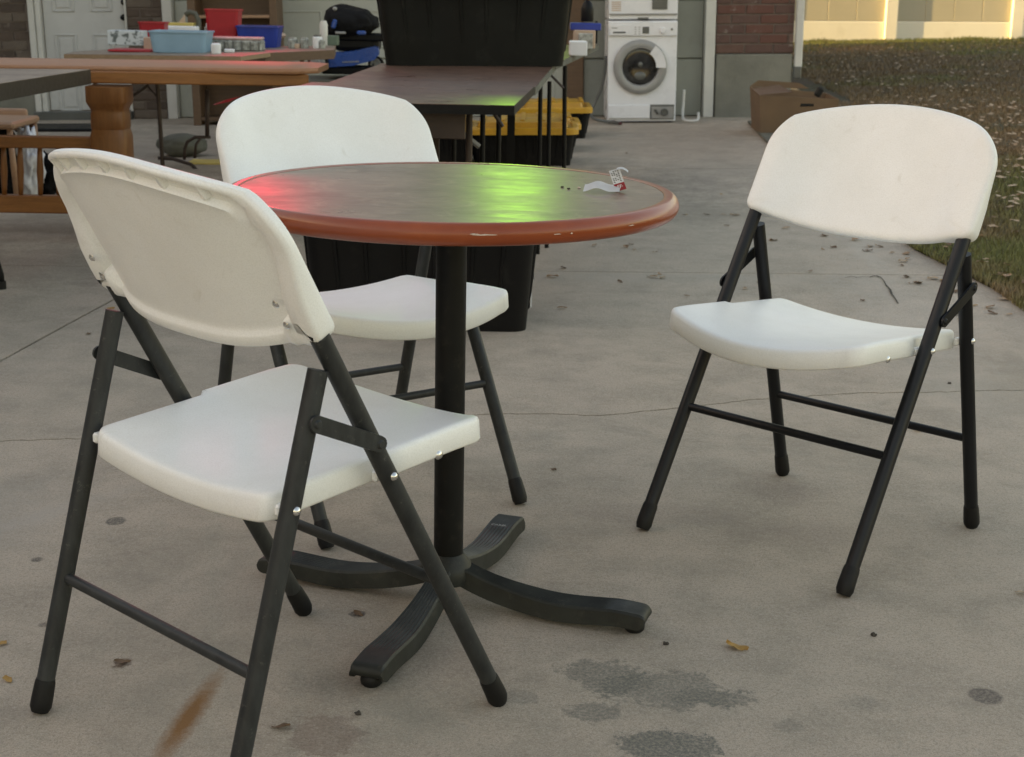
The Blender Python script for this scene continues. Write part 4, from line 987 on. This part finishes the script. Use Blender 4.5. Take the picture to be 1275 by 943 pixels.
# oak table with turned leg and spindled rails
WT=top_from_pixels([(392,86.5),(-260,77),(-260,69),(372,78.5)],H_)
n_=WT[0]; 
e=empty('oak_table','heavy oak table with a thick turned leg and spindled lower rails, left of the chairs','table',loc=(n_.x-1.4,n_.y+.2,g0(n_.x-1.4,n_.y+.2))); o=e.location.copy()
ptsN=[WT[0]-o,WT[1]-o,WT[2]-o,WT[3]-o]
bm=B(); secs=[]
x0_,x1_=ptsN[1].x,ptsN[0].x; dN=ptsN[3]-ptsN[0]
dep=max(.34,dN.y)
prof=[]
for k in range(7): a=math.radians(-90+180*k/6); prof.append((-.018*math.cos(a),-.018+.018*math.sin(a)*-1*-1))
sec=[]
for i in range(26):
    t=i/25; x=x0_+(x1_-x0_)*t
    sh=.0 if x<x1_-.12 else .10*(1-math.sqrt(max(0,1-((x-(x1_-.12))/.12)**2)))
    zz=ptsN[1].z+(ptsN[0].z-ptsN[1].z)*t; yy=ptsN[1].y+(ptsN[0].y-ptsN[1].y)*t
    ring=[Vector((x,yy+sh+.006,zz))]+[Vector((x,yy+sh+.010-.012*math.cos(math.radians(a)),zz-.012+.012*math.sin(math.radians(a)))) for a in (60,20,-20,-60)]+[Vector((x,yy+sh+.02,zz-.024)),Vector((x,yy+dep-sh,zz-.024)),Vector((x,yy+dep-sh,zz))]
    sec.append(ring)
loft(bm,sec); obj('tabletop',bm,M['oaktop'],e,smooth=True,auto=.7)
ny=n_.y
def obx(name,px0,py0,px1,py1,y,d,mat,bev=.005,par=None,x0=None):
    a=pp(px0,py0,y)-o; b=pp(px1,py1,y)-o; bm=B(); xa=a.x if x0 is None else x0
    box(bm,((xa+b.x)/2,y-o.y+d/2,(a.z+b.z)/2),(b.x-xa,d,a.z-b.z),bev=bev,ry=-.006); return obj(name,bm,mat,par or e)
obx('apron',88,87.5,384,109,ny+.05,.022,M['oak']); 
LY=ny+.09
lx=pp(137.5,140,LY)-o; sc=LY/F/math.cos(PITCH)*math.cos(PITCH)
def lz(py): return (pp(137.5,py,LY)-o).z
r1,r2,r3=.088,.073,.080
bm=B(); pf=[(.0,lz(107)),(r1,lz(107)),(r1,lz(126)),(r1*.93,lz(130)),(r2,lz(135)),(r2*.97,lz(138)),(r2,lz(141)),(r2*1.02,lz(158)),(r2*.98,lz(160)),(r2,lz(162)),(r3,lz(170)),(r3,lz(195)),(r3,.12),(r3*.9,.06),(r3,.0),(0,0)]
secs=[]
for r,z in pf: secs.append([Vector((lx.x+r*a_,lx.y+r*b_*1.0,z)) for a_,b_ in [(math.copysign(abs(math.cos(t))**.35,math.cos(t)),math.copysign(abs(math.sin(t))**.35,math.sin(t))) for t in [2*math.pi*k/24 for k in range(24)]]])
loft(bm,[s_ for s_ in secs if True][1:-1]); obj('leg',bm,M['oakz'],e,smooth=True,auto=.5)
obx('upper_rail',-150,166,121,187,LY-.02,.04,M['oak']); obx('lower_rail',-150,240,150,268.5,LY-.02,.045,M['oak'])
for px in (-25,4,24.5,49,72):
    a=pp(px+.5,184,LY)-o; b=pp(px+1.5,243,LY)-o; bm=B(); tube(bm,[a,a.lerp(b,.2),a.lerp(b,.5),a.lerp(b,.8),b],.012,10,rs=[.010,.012,.015,.012,.010]); obj('spindle',bm,M['oakz'],e,smooth=True)
# far end leg of the oak table (behind the chair)
bm=B(); xx=(pp(372,100,ny+.2)-o).x; box(bm,(xx,ny+.2-o.y,.36),(.05,.05,.66),bev=.006); obj('leg',bm,M['oakz'],e)
# dark edged table at the far left
LT=top_from_pixels([(112,86.5),(0,104)],.715); dl=LT[1]-LT[0]
LTq=[LT[0],LT[0]+dl*1.9,LT[0]+dl*1.9+Vector((-.8,0,-.01)),LT[0]+Vector((-.8,0,-.01))]
t5,o5=quad_table('grey_table','grey topped folding table with thick dark edge at the far left beside the oak table',LTq,.715,.058,M['lamg'],M['darkw'])
for k in (.9,):
    p=tp(2,360,0); bm=B(); b=p-o5; tube(bm,[b+Vector((-.012,0,.62)),b+Vector((-.02,0,.16)),b+Vector((-.012,0,.10)),b+Vector((0,0,.05)),b],.012,12); lg=obj('leg',bm,M['blk'],t5,smooth=True)
    bm=B(); tube(bm,[b+Vector((0,0,.028)),b],.017,12); obj('rubber_foot',bm,M['rub'],lg)
# tan chair back seen over the rail, bags under the table
CY=7.8; a=pp(-30,134,CY); b=pp(36,163,CY); e6=empty('wooden_chair','tan wooden chair with a rounded top rail behind the spindled rail','chair',loc=((a.x+b.x)/2,CY,g0(a.x,CY))); o6=e6.location.copy()
bm=B(); box(bm,((a+b)/2-o6),(b.x-a.x,.03,a.z-b.z),bev=.022,seg=3); obj('backrest',bm,M['tan'],e6,smooth=True,auto=.6)
bm=B(); box(bm,(0,-.22,.40),(.40,.42,.035),bev=.01); obj('seat',bm,M['tan'],e6)
for sx in (-.17,.17):
    for sy in (-.40,-.02): bm=B(); tube(bm,[(sx,sy,.39),(sx*1.1,sy,.0)],.015,10); obj('leg',bm,M['tan'],e6,smooth=True)
    bm=B(); tube(bm,[(sx*.9,0,.39),(sx*.9,.0,(b-o6).z+.02)],.012,8); obj('back_post',bm,M['oakz'],e6)
def blob(name,c,r,s_,mat,label,cat,amp=.25,fr_=5,group=None):
    bm=B(); bmesh.ops.create_icosphere(bm,subdivisions=4,radius=1)
    for v in bm.verts:
        n=noise.fractal(v.co*fr_*.4+Vector(c),1,2,4); d=1+amp*n; v.co=Vector((v.co.x*r*s_[0]*d,v.co.y*r*s_[1]*d,max(0,(v.co.z*d+.92))*r*s_[2]))
    o_=obj(name,bm,mat,smooth=True); o_.location=(c[0],c[1],g0(c[0],c[1])+c[2]); tag(o_,label,cat,group); return o_
p=pp(38,225,7.6); blob('plastic_bag',(p.x,7.6,0),.13,(.5,.6,1.4),M['whiteb'],'white plastic bag on the ground behind the spindled rail','bag',.5,6)
p=pp(8,225,7.6); blob('dark_bag',(p.x,7.6,0),.14,(.7,.6,1.2),M['fabric'],'black bag on the ground behind the spindled rail','bag',.6,6)
p=pp(60,232,7.7); blob('dark_bag',(p.x,7.7,0),.09,(.8,.6,1.2),M['fabric'],'small black bag right of the white bag behind the rail','bag',.6,6)
p=pp(230,157,9.7); o=blob('bedroll',(p.x,9.6,0),.10,(1.6,1.2,.75),M['greyf'],'grey green cushion lying on the concrete by the garage door','cushion',.12,4)
p=pp(100,150,11.6); bm=B(); box(bm,(0,0,.012),(.62,.45,.024),bev=.008); o=obj('door_mat',bm,M['blk']); place(o,pp(82,150,11.5).x,11.45); tag(o,'dark door mat on the concrete before the white door','mat')

# folding table with clutter
P7=top_from_pixels([(80,67.5),(300,70.5),(338,65.5),(350,61),(342,58.5),(150,60.5),(92,64.5)],.70)
t7,o7=quad_table('folding_table','wood edged folding table crowded with bins and boxes behind the oak table',P7,.70,.022,M['lamg'],M['edge'])
yl=P7[0].y+.45
for (px,y) in ((197,yl+.1),(120,yl)):
    lg=leg_at(t7,o7,px,150,y,.67,.013,M['steelb'],sq=False)
bm=B(); y=yl+.1; tube(bm,[pp(197,197,y)-o7,pp(215,198,y)-o7,pp(238,205,y-.05)-o7,pp(245,212,y-.1)-o7],.011,8); tube(bm,[pp(166,119,y)-o7,pp(185,106,y)-o7],.009,8); tube(bm,[pp(184,108,y)-o7,pp(197,122,y)-o7],.006,8); obj('brace',bm,M['steelb'],t7,smooth=True)
P8=top_from_pixels([(330,66),(416,62.5),(418,57),(340,58)],.70)
t8,o8=quad_table('folding_table','grey brown folding table with small jars, right of the cluttered table',P8,.70,.05,M['lamg'],M['case'])
bm=B(); y=P8[0].y+.3
def Q8(px,py): return pp(px,py,y)-o8
tube(bm,[Q8(258,112),Q8(258,170)],.013,8); tube(bm,[Q8(262,171),Q8(243,171),Q8(233,177),Q8(230,186),Q8(229.5,199)],.010,8); tube(bm,[Q8(250,172),Q8(244,180),Q8(242.5,197)],.009,8); obj('leg',bm,M['steelb'],t8,smooth=True)
leg_at(t8,o8,376,80,y,.66,.014,M['steelb'])
def bin_(name,label,cat,px0,px1,py0,py1,h,mat,tap=.9,dep=.2,dy=.0,group=None,rimw=.008,rz=0,par_extra=None,open_=True):
    # base on a table top of height h: (px0..px1, py1) base line, py0 top line
    b0=tp(px0,py1,h); b1=tp(px1,py1,h); y=b0.y; t0=pp(px0,py0,y)
    wd=b1.x-b0.x; hh=t0.z-b0.z; e=empty(name,label,cat,group,loc=((b0.x+b1.x)/2,y+dep/2+dy,(b0.z+b1.z)/2),rz=rz)
    wb,db=wd*tap,dep*tap
    secs=[[Vector((x,y_,z)) for x,y_ in rrect(a,b,min(a,b)*.12,3)] for a,b,z in ((wb*.98,db*.98,0),(wb,db,.004),(wd,dep,hh-rimw),(wd+.012,dep+.012,hh-rimw),(wd+.012,dep+.012,hh),(wd-.006,dep-.006,hh),(wb-.008,db-.008,.008))]
    bm=B(); loft(bm,secs); obj('shell',bm,mat,e); return e,wd,hh,dep
E_,wd,hh,dp_=bin_('plastic_tub','pale blue plastic tub on the front of the cluttered table','tub',185,256,39.5,66.5,.70,M['blue'],.90,.24)
bin_('red_bin','small red plastic bin behind the patterned box on the cluttered table','bin',162,194,29,60,.70,M['red'],.85,.14,.22)
bin_('red_bin','large red plastic bin standing behind the pale blue tub','bin',244,286,13,62,.70,M['red'],.86,.16,.28)
bin_('blue_bin','dark blue plastic bin at the right end of the cluttered table','bin',290,343,33.5,61,.70,M['dblue'],.88,.2,.1)
def slab_item(name,label,cat,px0,px1,py0,py1,h,mat,dep,dy=0,bev=.004,rz=0,group=None):
    b0=tp(px0,py1,h); b1=tp(px1,py1,h); y=b0.y; hh=pp(px0,py0,y).z-b0.z; bm=B(); box(bm,(0,0,hh/2),(b1.x-b0.x,dep,hh),bev=bev)
    o_=obj(name,bm,mat); o_.location=((b0.x+b1.x)/2,y+dep/2+dy,(b0.z+b1.z)/2+.001); o_.rotation_euler=(0,0,rz); return tag(o_,label,cat,group)
slab_item('folder','flat dark red folder under the patterned box','folder',134,187,62.5,65.5,.70,M['red'],.2)
o=slab_item('patterned_box','white box printed with dark flowers left of the pale blue tub','box',133,176,43.5,62,.70,M['floral'],.13,.02); o.location.z+=.022
slab_item('book','yellow covered book stack behind the pale blue tub','book',197,232,30,52,.70,M['yelp'],.12,.20)
slab_item('paper_box','white paper box behind the pale blue tub','box',199,239,34,56,.70,M['paper'],.10,.12)
slab_item('carton','cream carton with dark print between the patterned box and the tub','carton',178,187,47,64,.70,M['beige'],.06,.02)
bm=B(); 
o=slab_item('beige_handle','beige rounded tool handle right of the dark blue bin','tool',342,356,41.5,48.5,.70,M['beige'],.05,0,.02); 
def jar(name,label,cat,px,py0,py1,h,rpx,mat,lid=None,dy=0,group=None):
    b=tp(px,py1,h); y=b.y; hh=pp(px,py0,y).z-b.z; r=rpx*y/F
    e=empty(name,label,cat,group,loc=(b.x,y+r+dy,b.z)); bm=B(); lathe(bm,[(0,0),(r*.92,0),(r,.006),(r,hh*.8),(r*.75,hh*.9),(r*.72,hh*.92),(0,hh*.92)],18); obj('body',bm,mat,e,smooth=True,auto=.7)
    if lid: bm=B(); lathe(bm,[(0,hh),(r*.8,hh),(r*.82,hh*.93),(r*.82,hh*.86),(r*.7,hh*.86)],18); obj('lid',bm,lid,e,smooth=True,auto=.7)
    return e
jar('jar','cloudy plastic jar before the large red bin','jar',262,30,58,.70,11,M['clear'],M['paper'],.05)
jar('cup','small white cup right of the pale blue tub','cup',268,53,67,.70,6,M['paper'])
# egg crate like clear box with pink lid
b0=tp(262,64,.70); b1=tp(336,61,.70); e=empty('bead_case','clear plastic case of small compartments with pale pink lid on the cluttered table','case',loc=((b0.x+b1.x)/2,b0.y+.06,b0.z)); wd=b1.x-b0.x
bm=B(); box(bm,(0,0,.035),(wd,.14,.065),bev=.01); obj('body',bm,M['clear'],e); bm=B(); box(bm,(0,0,.075),(wd*.99,.14,.014),bev=.006); obj('lid',bm,M['pink'],e)
for k in range(12): bm=B(); box(bm,(-wd/2+wd*(k+.5)/12,-.074,.035),(wd/26,.008,.05),bev=.003); obj('rib',bm,M['dgrey'] if k%2 else M['clear'],e)
o=slab_item('card_slip','small white card slip before the pink lidded case','card',279,291,61.5,66,.70,M['paper'],.03)
# spade handle like tool and tent card
b=tp(243,52,.70); bm=B(); y=b.y+.3; tube(bm,[pp(248,45,y),pp(247,25,y),pp(243,17,y),pp(236,15,y),pp(231,19,y)],.018,10); tag(obj('spade_handle',bm,M['greyf'],smooth=True),'dark curved tool handle leaning before the large red bin','tool')
b=pp(228,30,b.y+.25); bm=B(); loft(bm,[[pp(221,30,y-.03),pp(230,18,y-.03),pp(231,30,y-.03)],[pp(221,30,y-.02),pp(230,18,y-.02),pp(231,30,y-.02)]]); tag(obj('paper_triangle',bm,M['beige']),'folded beige paper corner sticking up behind the yellow book','paper')
# jars on table 8
for px,py0,rp,m,lb in ((363,47,6,'clear','cloudy jar at the left of the small folding table'),(378,47,5,'clear','cloudy jar in the middle of the small folding table'),(394,44,6,'paper','white jar with a dark lid on the small folding table'),(369,54,4,'beige','orange beige pot in front of the jars'),(399,50,5,'clear','cloudy jar beside the white bottle')):
    jar('jar',lb,'jar',px,py0,60.5,.70,rp,M[m],M['dgrey'] if m=='paper' else M['clear'],.02)
jar('bottle','tall white bottle at the right end of the small folding table','bottle',400,24,58,.70,5,M['trim'],None,.1)
slab_item('green_box','grey green box at the corner of the small folding table','box',405,420,45,57,.70,M['green'],.1,0)
# items at right end of T3
slab_item('white_carton','white carton at the right end of the furthest laminate table','carton',709,731,52,70,.72,M['paper'],.12)
slab_item('white_carton','cream carton standing behind the white carton under the blue box','carton',714,741,38,61,.72,M['beige'],.12)
slab_item('green_box','grey green packet leaning before the cream carton','packet',720,738,42,61.5,.72,M['clear'],.02)
o=slab_item('blue_box','flat blue and white box lying on the cream carton','box',716,742,28,34,.72,M['dblue'],.12,.02); 
_y=tp(716,61,.72).y; o.location=(pp(729,33,_y+.08).x,_y+.08,pp(729,37.5,_y+.08).z)
o=slab_item('orange_packet','small orange packet at the table corner','packet',731,737,52,60,.72,M['orange'],.03)
_y=_y+.12; b=pp(731,27,_y); e=empty('black_bottle','black plastic bottle with orange cap standing on the blue box','bottle',loc=b); bm=B(); lathe(bm,[(0,0),(.033,0),(.036,.01),(.036,.07),(.026,.10),(.012,.115),(.012,.125),(0,.125)],20); obj('body',bm,M['blk'],e,smooth=True,auto=.7); bm=B(); lathe(bm,[(.013,.12),(.013,.14),(0,.142)],14); obj('cap',bm,M['orange'],e)
slab_item('black_case','thin black upright case at the right end of the furthest table','case',741,744,27,55,.72,M['blk'],.1,.03)
# bookcase against the garage door
bc=empty('bookcase','dark brown wooden bookcase standing before the left garage door','bookcase'); BY=11.7
bx0,bx1=pp(238,60,BY).x,pp(349,60,BY).x; bw=bx1-bx0; place(bc,(bx0+bx1)/2,BY)
for sx in (-1,1): bm=B(); box(bm,(sx*(bw/2-.03),.15,.7),(.06,.30,1.40),bev=.003); obj('side',bm,M['case'],bc)
bm=B(); box(bm,(0,.295,.7),(bw-.12,.01,1.38)); obj('back_panel',bm,M['case'],bc)
for z in (.05,.42,pp(290,21,BY).z-g0((bx0+bx1)/2,BY),1.14,1.38): bm=B(); box(bm,(0,.145,z),(bw-.122,.29,.022),bev=.002); obj('shelf',bm,M['tan'] if .6<z<.9 else M['case'],bc)
# mower on a low stand
MY=10.2; p=pp(425,88,MY); gz=g0(p.x,MY); mz=p.z-gz-.06
e=empty('low_bench','low grey bench under the blue lawn mower','bench'); place(e,pp(432,90,MY).x,MY+.1)
bm=B(); box(bm,(0,.1,mz-.02),(.9,.6,.04),bev=.004); obj('top',bm,M['greyf'],e)
for sx in (-.4,.4):
    for sy in (-.12,.32): bm=B(); box(bm,(sx,sy,(mz-.04)/2),(.04,.04,mz-.04)); obj('leg',bm,M['greyf'],e)
mo=empty('lawn_mower','blue lawn mower with a black grass bag standing behind the tables','lawn mower'); mo.location=pp(430,89,MY); om=mo.location.copy()
def mp_(px,py,dy=0): return pp(px,py,MY+dy)-om
out2=[(400,66),(405,66.5),(440,64),(466,58),(471,60),(472,68),(466,75),(440,82),(410,84),(402,82)]
bm=B(); loft(bm,[[mp_(x,y_,.0) for x,y_ in out2],[mp_(x+1,y_-1,.04) for x,y_ in out2],[mp_(x+1,y_-1,.38) for x,y_ in out2]]); dk=obj('deck',bm,M['mblue'],mo,smooth=True,auto=.6)
bm=B(); 
for k in range(9): a=mp_(427+k*2.4,77.5-k*.1,-.004); box(bm,a,(.009,.002,.010 if k%3 else .007))
obj('badge',bm,M['grey'],dk)
def wheel(px,py,r,dy):
    c=mp_(px,py,dy); Mx=Matrix.Translation(c)@Matrix.Rotation(math.pi/2,4,'X'); bm=B(); lathe(bm,[(r*.72,.02),(r*.95,.022),(r,.012),(r,-.02),(r*.7,-.02)],28,M=Mx); w_=obj('wheel',bm,M['rub'],mo,smooth=True,auto=.7)
    bm=B(); lathe(bm,[(0,.030),(r*.2,.030),(r*.25,.018),(r*.65,.022),(r*.74,.018)],28,M=Mx); obj('rim',bm,M['grey'],w_,smooth=True,auto=.6)
wheel(396,77,.070,-.05); wheel(468,80,.055,.30); wheel(398,77,.07,.42)
bm=B(); box(bm,mp_(440,87,.15),(.40,.30,.05),bev=.01); box(bm,mp_(446,54,.15),(.30,.26,.10),bev=.03,seg=2); box(bm,mp_(452,46,.1),(.30,.2,.05),bev=.01); obj('engine_cover',bm,M['blk'],mo)
bm=B(); bmesh.ops.create_icosphere(bm,subdivisions=4,radius=1)
c=mp_(437,27,.1)
for v in bm.verts:
    n=noise.fractal(v.co*2.2,1,2,4); d=1+.10*n; q_=v.co.copy(); q_.x=math.copysign(abs(q_.x)**.7,q_.x); q_.z=math.copysign(abs(q_.z)**.8,q_.z)
    v.co=Vector((q_.x*.185*d*(1+.12*q_.z*-1),q_.y*.2*d,q_.z*.105*d+.03*(-q_.x)*q_.z))+c
bg_=obj('grass_bag',bm,M['fabric'],mo,smooth=True)
bm=B(); box(bm,mp_(416,30,-.12),(.03,.02,.06),bev=.008,ry=.3); box(bm,mp_(450,41,-.12),(.06,.02,.025),bev=.006); obj('blue_clip',bm,M['mblue'],mo)
bm=B(); box(bm,mp_(424,41,-.12),(.07,.02,.016),bev=.004); box(bm,mp_(417,11,-.05),(.03,.02,.025),bev=.008); obj('handle_clamp',bm,M['grey'],mo)

# ------------------------------------------------------------------ totes
def tote(name,label,wb,db,h,wt,dt,mat,lid=None,group=None,ribs=6,lidh=.05,lipd=.03):
    e=empty(name,label,'storage tote',group)
    def rr_(a,b,r): return rrect(a,b,r,4)
    secs=[]
    for t in (0,.02,.3,.6,.86): 
        a=wb+(wt-wb)*t; b=db+(dt-db)*t; secs.append([Vector((x,y,h*t+(.0 if t else 0))) for x,y in rr_(a,b,.05)])
    a=wt;b=dt
    for (ga,z) in ((.0,.90),(lipd,.90),(lipd+.004,.97),(lipd,1.0),(-.01,1.0)): secs.append([Vector((x,y,h*z)) for x,y in rr_(a+ga,b+ga,.055)])
    secs.append([Vector((x,y,.01)) for x,y in rr_(wb-.01,db-.01,.05)])
    bm=B(); loft(bm,secs); body=obj('body',bm,mat,e,smooth=True,auto=.5)
    for k in range(2*ribs):
        f=-.5+(k//2+.5)/ribs+(.11 if k%2 else -.11)/ribs*2
        for sy in (-1,1):
            bm=B(); x0=f*wb*.9; x1=f*wt*.9; lo_=Vector((x0,sy*(db/2+.001),h*.14)); hi_=Vector((x1,sy*(dt/2+.002),h*.88)); wd=wb*.009
            loft(bm,[[lo_+Vector((-wd,0,0)),lo_+Vector((wd,0,0)),lo_+Vector((wd*.7,sy*.004,.01)),lo_+Vector((-wd*.7,sy*.004,.01))],[hi_+Vector((-wd,0,0)),hi_+Vector((wd,0,0)),hi_+Vector((wd*.7,sy*.006,0)),hi_+Vector((-wd*.7,sy*.006,0))]]); obj('rib',bm,mat,body)
    for k in range(3):
        for sx in (-1,1):
            f=-.32+.32*k; bm=B(); lo_=Vector((sx*(wb/2+.001),f*db,h*.14)); hi_=Vector((sx*(wt/2+.002),f*dt,h*.88)); wd=.02
            loft(bm,[[lo_+Vector((0,-wd,0)),lo_+Vector((0,wd,0)),lo_+Vector((sx*.010,wd*.7,.01)),lo_+Vector((sx*.010,-wd*.7,.01))],[hi_+Vector((0,-wd,0)),hi_+Vector((0,wd,0)),hi_+Vector((sx*.006,wd*.7,0)),hi_+Vector((sx*.006,-wd*.7,0))]]); obj('rib',bm,mat,body)
    if lid:
        W2,D2=wt+lipd+.02,dt+lipd+.02; secs=[]
        for ga,z in ((0,-.018),(.0,.012),(-.015,.022),(-.07,.022),(-.085,.008),(-.13,.008),(-.15,lidh*.9),(-.17,lidh)): secs.append([Vector((x,y,h+z)) for x,y in rr_(W2+ga,D2+ga,max(.02,.06+ga*.2))])
        bm=B(); loft(bm,secs); l_=obj('lid',bm,lid,e,smooth=True,auto=.5)
        for k in range(5): bm=B(); box(bm,(-W2*.36+W2*.18*k,0,h+lidh+.004),(.03,D2-.2,.012),bev=.004); obj('rib',bm,lid,l_)
    return e
p0_,p1_=tp(479,82,H_),tp(699,79,H_); yb=p0_.y
bt=tote('black_tote','huge black ribbed storage tote standing on the long laminate table',p1_.x-p0_.x,.42,.40,(p1_.x-p0_.x)+.075,.50,M['blk2'],ribs=3); bt.location=((p0_.x+p1_.x)/2,yb+.22,p0_.z+.001+(p1_.z-p0_.z)/2); bt.rotation_euler=(0,-kk(yb),0)
q0,q1=tp(392,404,0),tp(655,415,0)
bt2=tote('black_tote','black open storage tote on the ground under the nearest laminate table',q1.x-q0.x,.40,.42,(q1.x-q0.x)+.06,.46,M['blk'],ribs=3); place(bt2,(q0.x+q1.x)/2,q1.y+.21,0)
bm=B(); box(bm,((q1.x-q0.x)/2+.014,-.13,.10),(.004,.030,.06)); obj('sticker',bm,M['paper'],bt2); bm=B(); box(bm,((q1.x-q0.x)/2+.021,-.13,.17),(.004,.016,.02)); obj('sticker',bm,M['grey'],bt2)
def ytote(pxr,pyb,pxl,label,hy,rz=0):
    r=tp(pxr,pyb,0); l=tp(pxl,pyb,0); wd=r.x-l.x; h=pp(pxr,hy,r.y).z-r.z
    e=tote('yellow_lidded_tote',label,wd,.40,h,wd+.05,.46,M['blk'],M['yel'],group='black totes with yellow lids under the tables',lidh=.055); place(e,(r.x+l.x)/2,r.y+.21,rz); return e
ytote(711,207,592,'black tote with yellow lid, front one under the laminate tables',163.5,-.02)
ytote(714,190,628,'black tote with yellow lid, partly behind the front yellow lidded tote',158,.0)
ytote(729,173,650,'black tote with yellow lid, furthest one under the tables, its lid above the others',137.5,.0)
ytote(585,207,500,'black tote with yellow lid, left of the front one, half hidden by the table apron',163,.02)

# ------------------------------------------------------------------ cardboard box and a flat sheet under it
CYb=10.3
b=tp(958,170,0); CYb=b.y
e=empty('cardboard_box','open brown cardboard box with handle holes at the edge of the lawn','box'); 
L_,R_=pp(942,150,CYb).x,pp(1042,150,CYb).x; wd=R_-L_; place(e,(L_+R_)/2+.01,CYb+.24,0)
hh=pp(960,115,CYb).z-g0(1.8,CYb)-.02; dd_=.44
wt_=wd*.98; wb_=wd*.90
def wall(A,Bq,C,D,th=.006,mat=M['card'],name='side'):
    bm=B(); n=(Bq-A).cross(D-A).normalized()*th; loft(bm,[[A,Bq,C,D],[A+n,Bq+n,C+n,D+n]]); return obj(name,bm,mat,e)
a0=Vector((-wb_/2,-dd_/2,.02)); a1=Vector((wb_/2,-dd_/2,.02)); c0=Vector((-wt_/2,-dd_/2-.03,hh)); c1_=Vector((wt_/2,-dd_/2-.03,hh-.03))
b0_=Vector((-wb_/2,dd_/2,.02)); b1_=Vector((wb_/2,dd_/2,.02)); d0=Vector((-wt_/2,dd_/2,hh+.03)); d1=Vector((wt_/2,dd_/2,hh-.02))
fw=wall(a0,a1,c1_,c0); wall(b0_,b1_,d1,d0); wall(a0,b0_,d0,c0); wall(a1,b1_,d1,c1_); wall(a0,a1,b1_,b0_,name='bottom')
f1=wall(d0+Vector((0,0,.0)),d1+Vector((-.12,0,.03)),d1+Vector((-.20,.0,.075)),d0+Vector((.06,.0,.045)),name='flap',mat=M['card'])
f2=wall(c0,c0+Vector((.0,.36,.02)),c0+Vector((.20,.36,.05)),c0+Vector((.24,.04,.02)),name='flap',mat=M['cardd'])
bm=B(); 
for (x,z,w_) in ((-wt_/2+.12,hh-.035,.085),(.06,hh-.07,.10)): box(bm,(x,-dd_/2-.026-(z/hh)*.0,z),(w_,.012,.024),bev=.010,seg=3)
obj('handle_hole',bm,M['rub'],e)
bm=B(); box(bm,(wt_/2-.14,-dd_/2-.02,hh+.02),(.05,.03,.07),bev=.01,ry=.5); obj('torn_edge',bm,M['rub'],e)
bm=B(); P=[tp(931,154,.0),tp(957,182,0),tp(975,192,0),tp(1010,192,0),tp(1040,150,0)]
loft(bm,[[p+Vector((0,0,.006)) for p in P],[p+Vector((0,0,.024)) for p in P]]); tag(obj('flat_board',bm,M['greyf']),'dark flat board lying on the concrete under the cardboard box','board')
p=pp(287,128,7.6); bm=B(); loft(bm,[[pp(266,131,7.6),pp(283,124,7.6),pp(300,120,7.6),pp(285,127,7.6)],[pp(266,131,7.9)+Vector((0,0,.004)),pp(283,124,7.9),pp(300,120,7.9),pp(285,127,7.9)]]); tag(obj('red_sheet',bm,M['red']),'bright red plastic sheet edge showing left of the back chair','plastic sheet')
bm=B(); box(bm,(0,0,.004),(.25,.2,.008)); o=obj('yellow_board',bm,M['yelp']); p=tp(262,203,0); o.location=(p.x,p.y,p.z+.002); tag(o,'flat yellowish board on the ground left of the back chair','board')
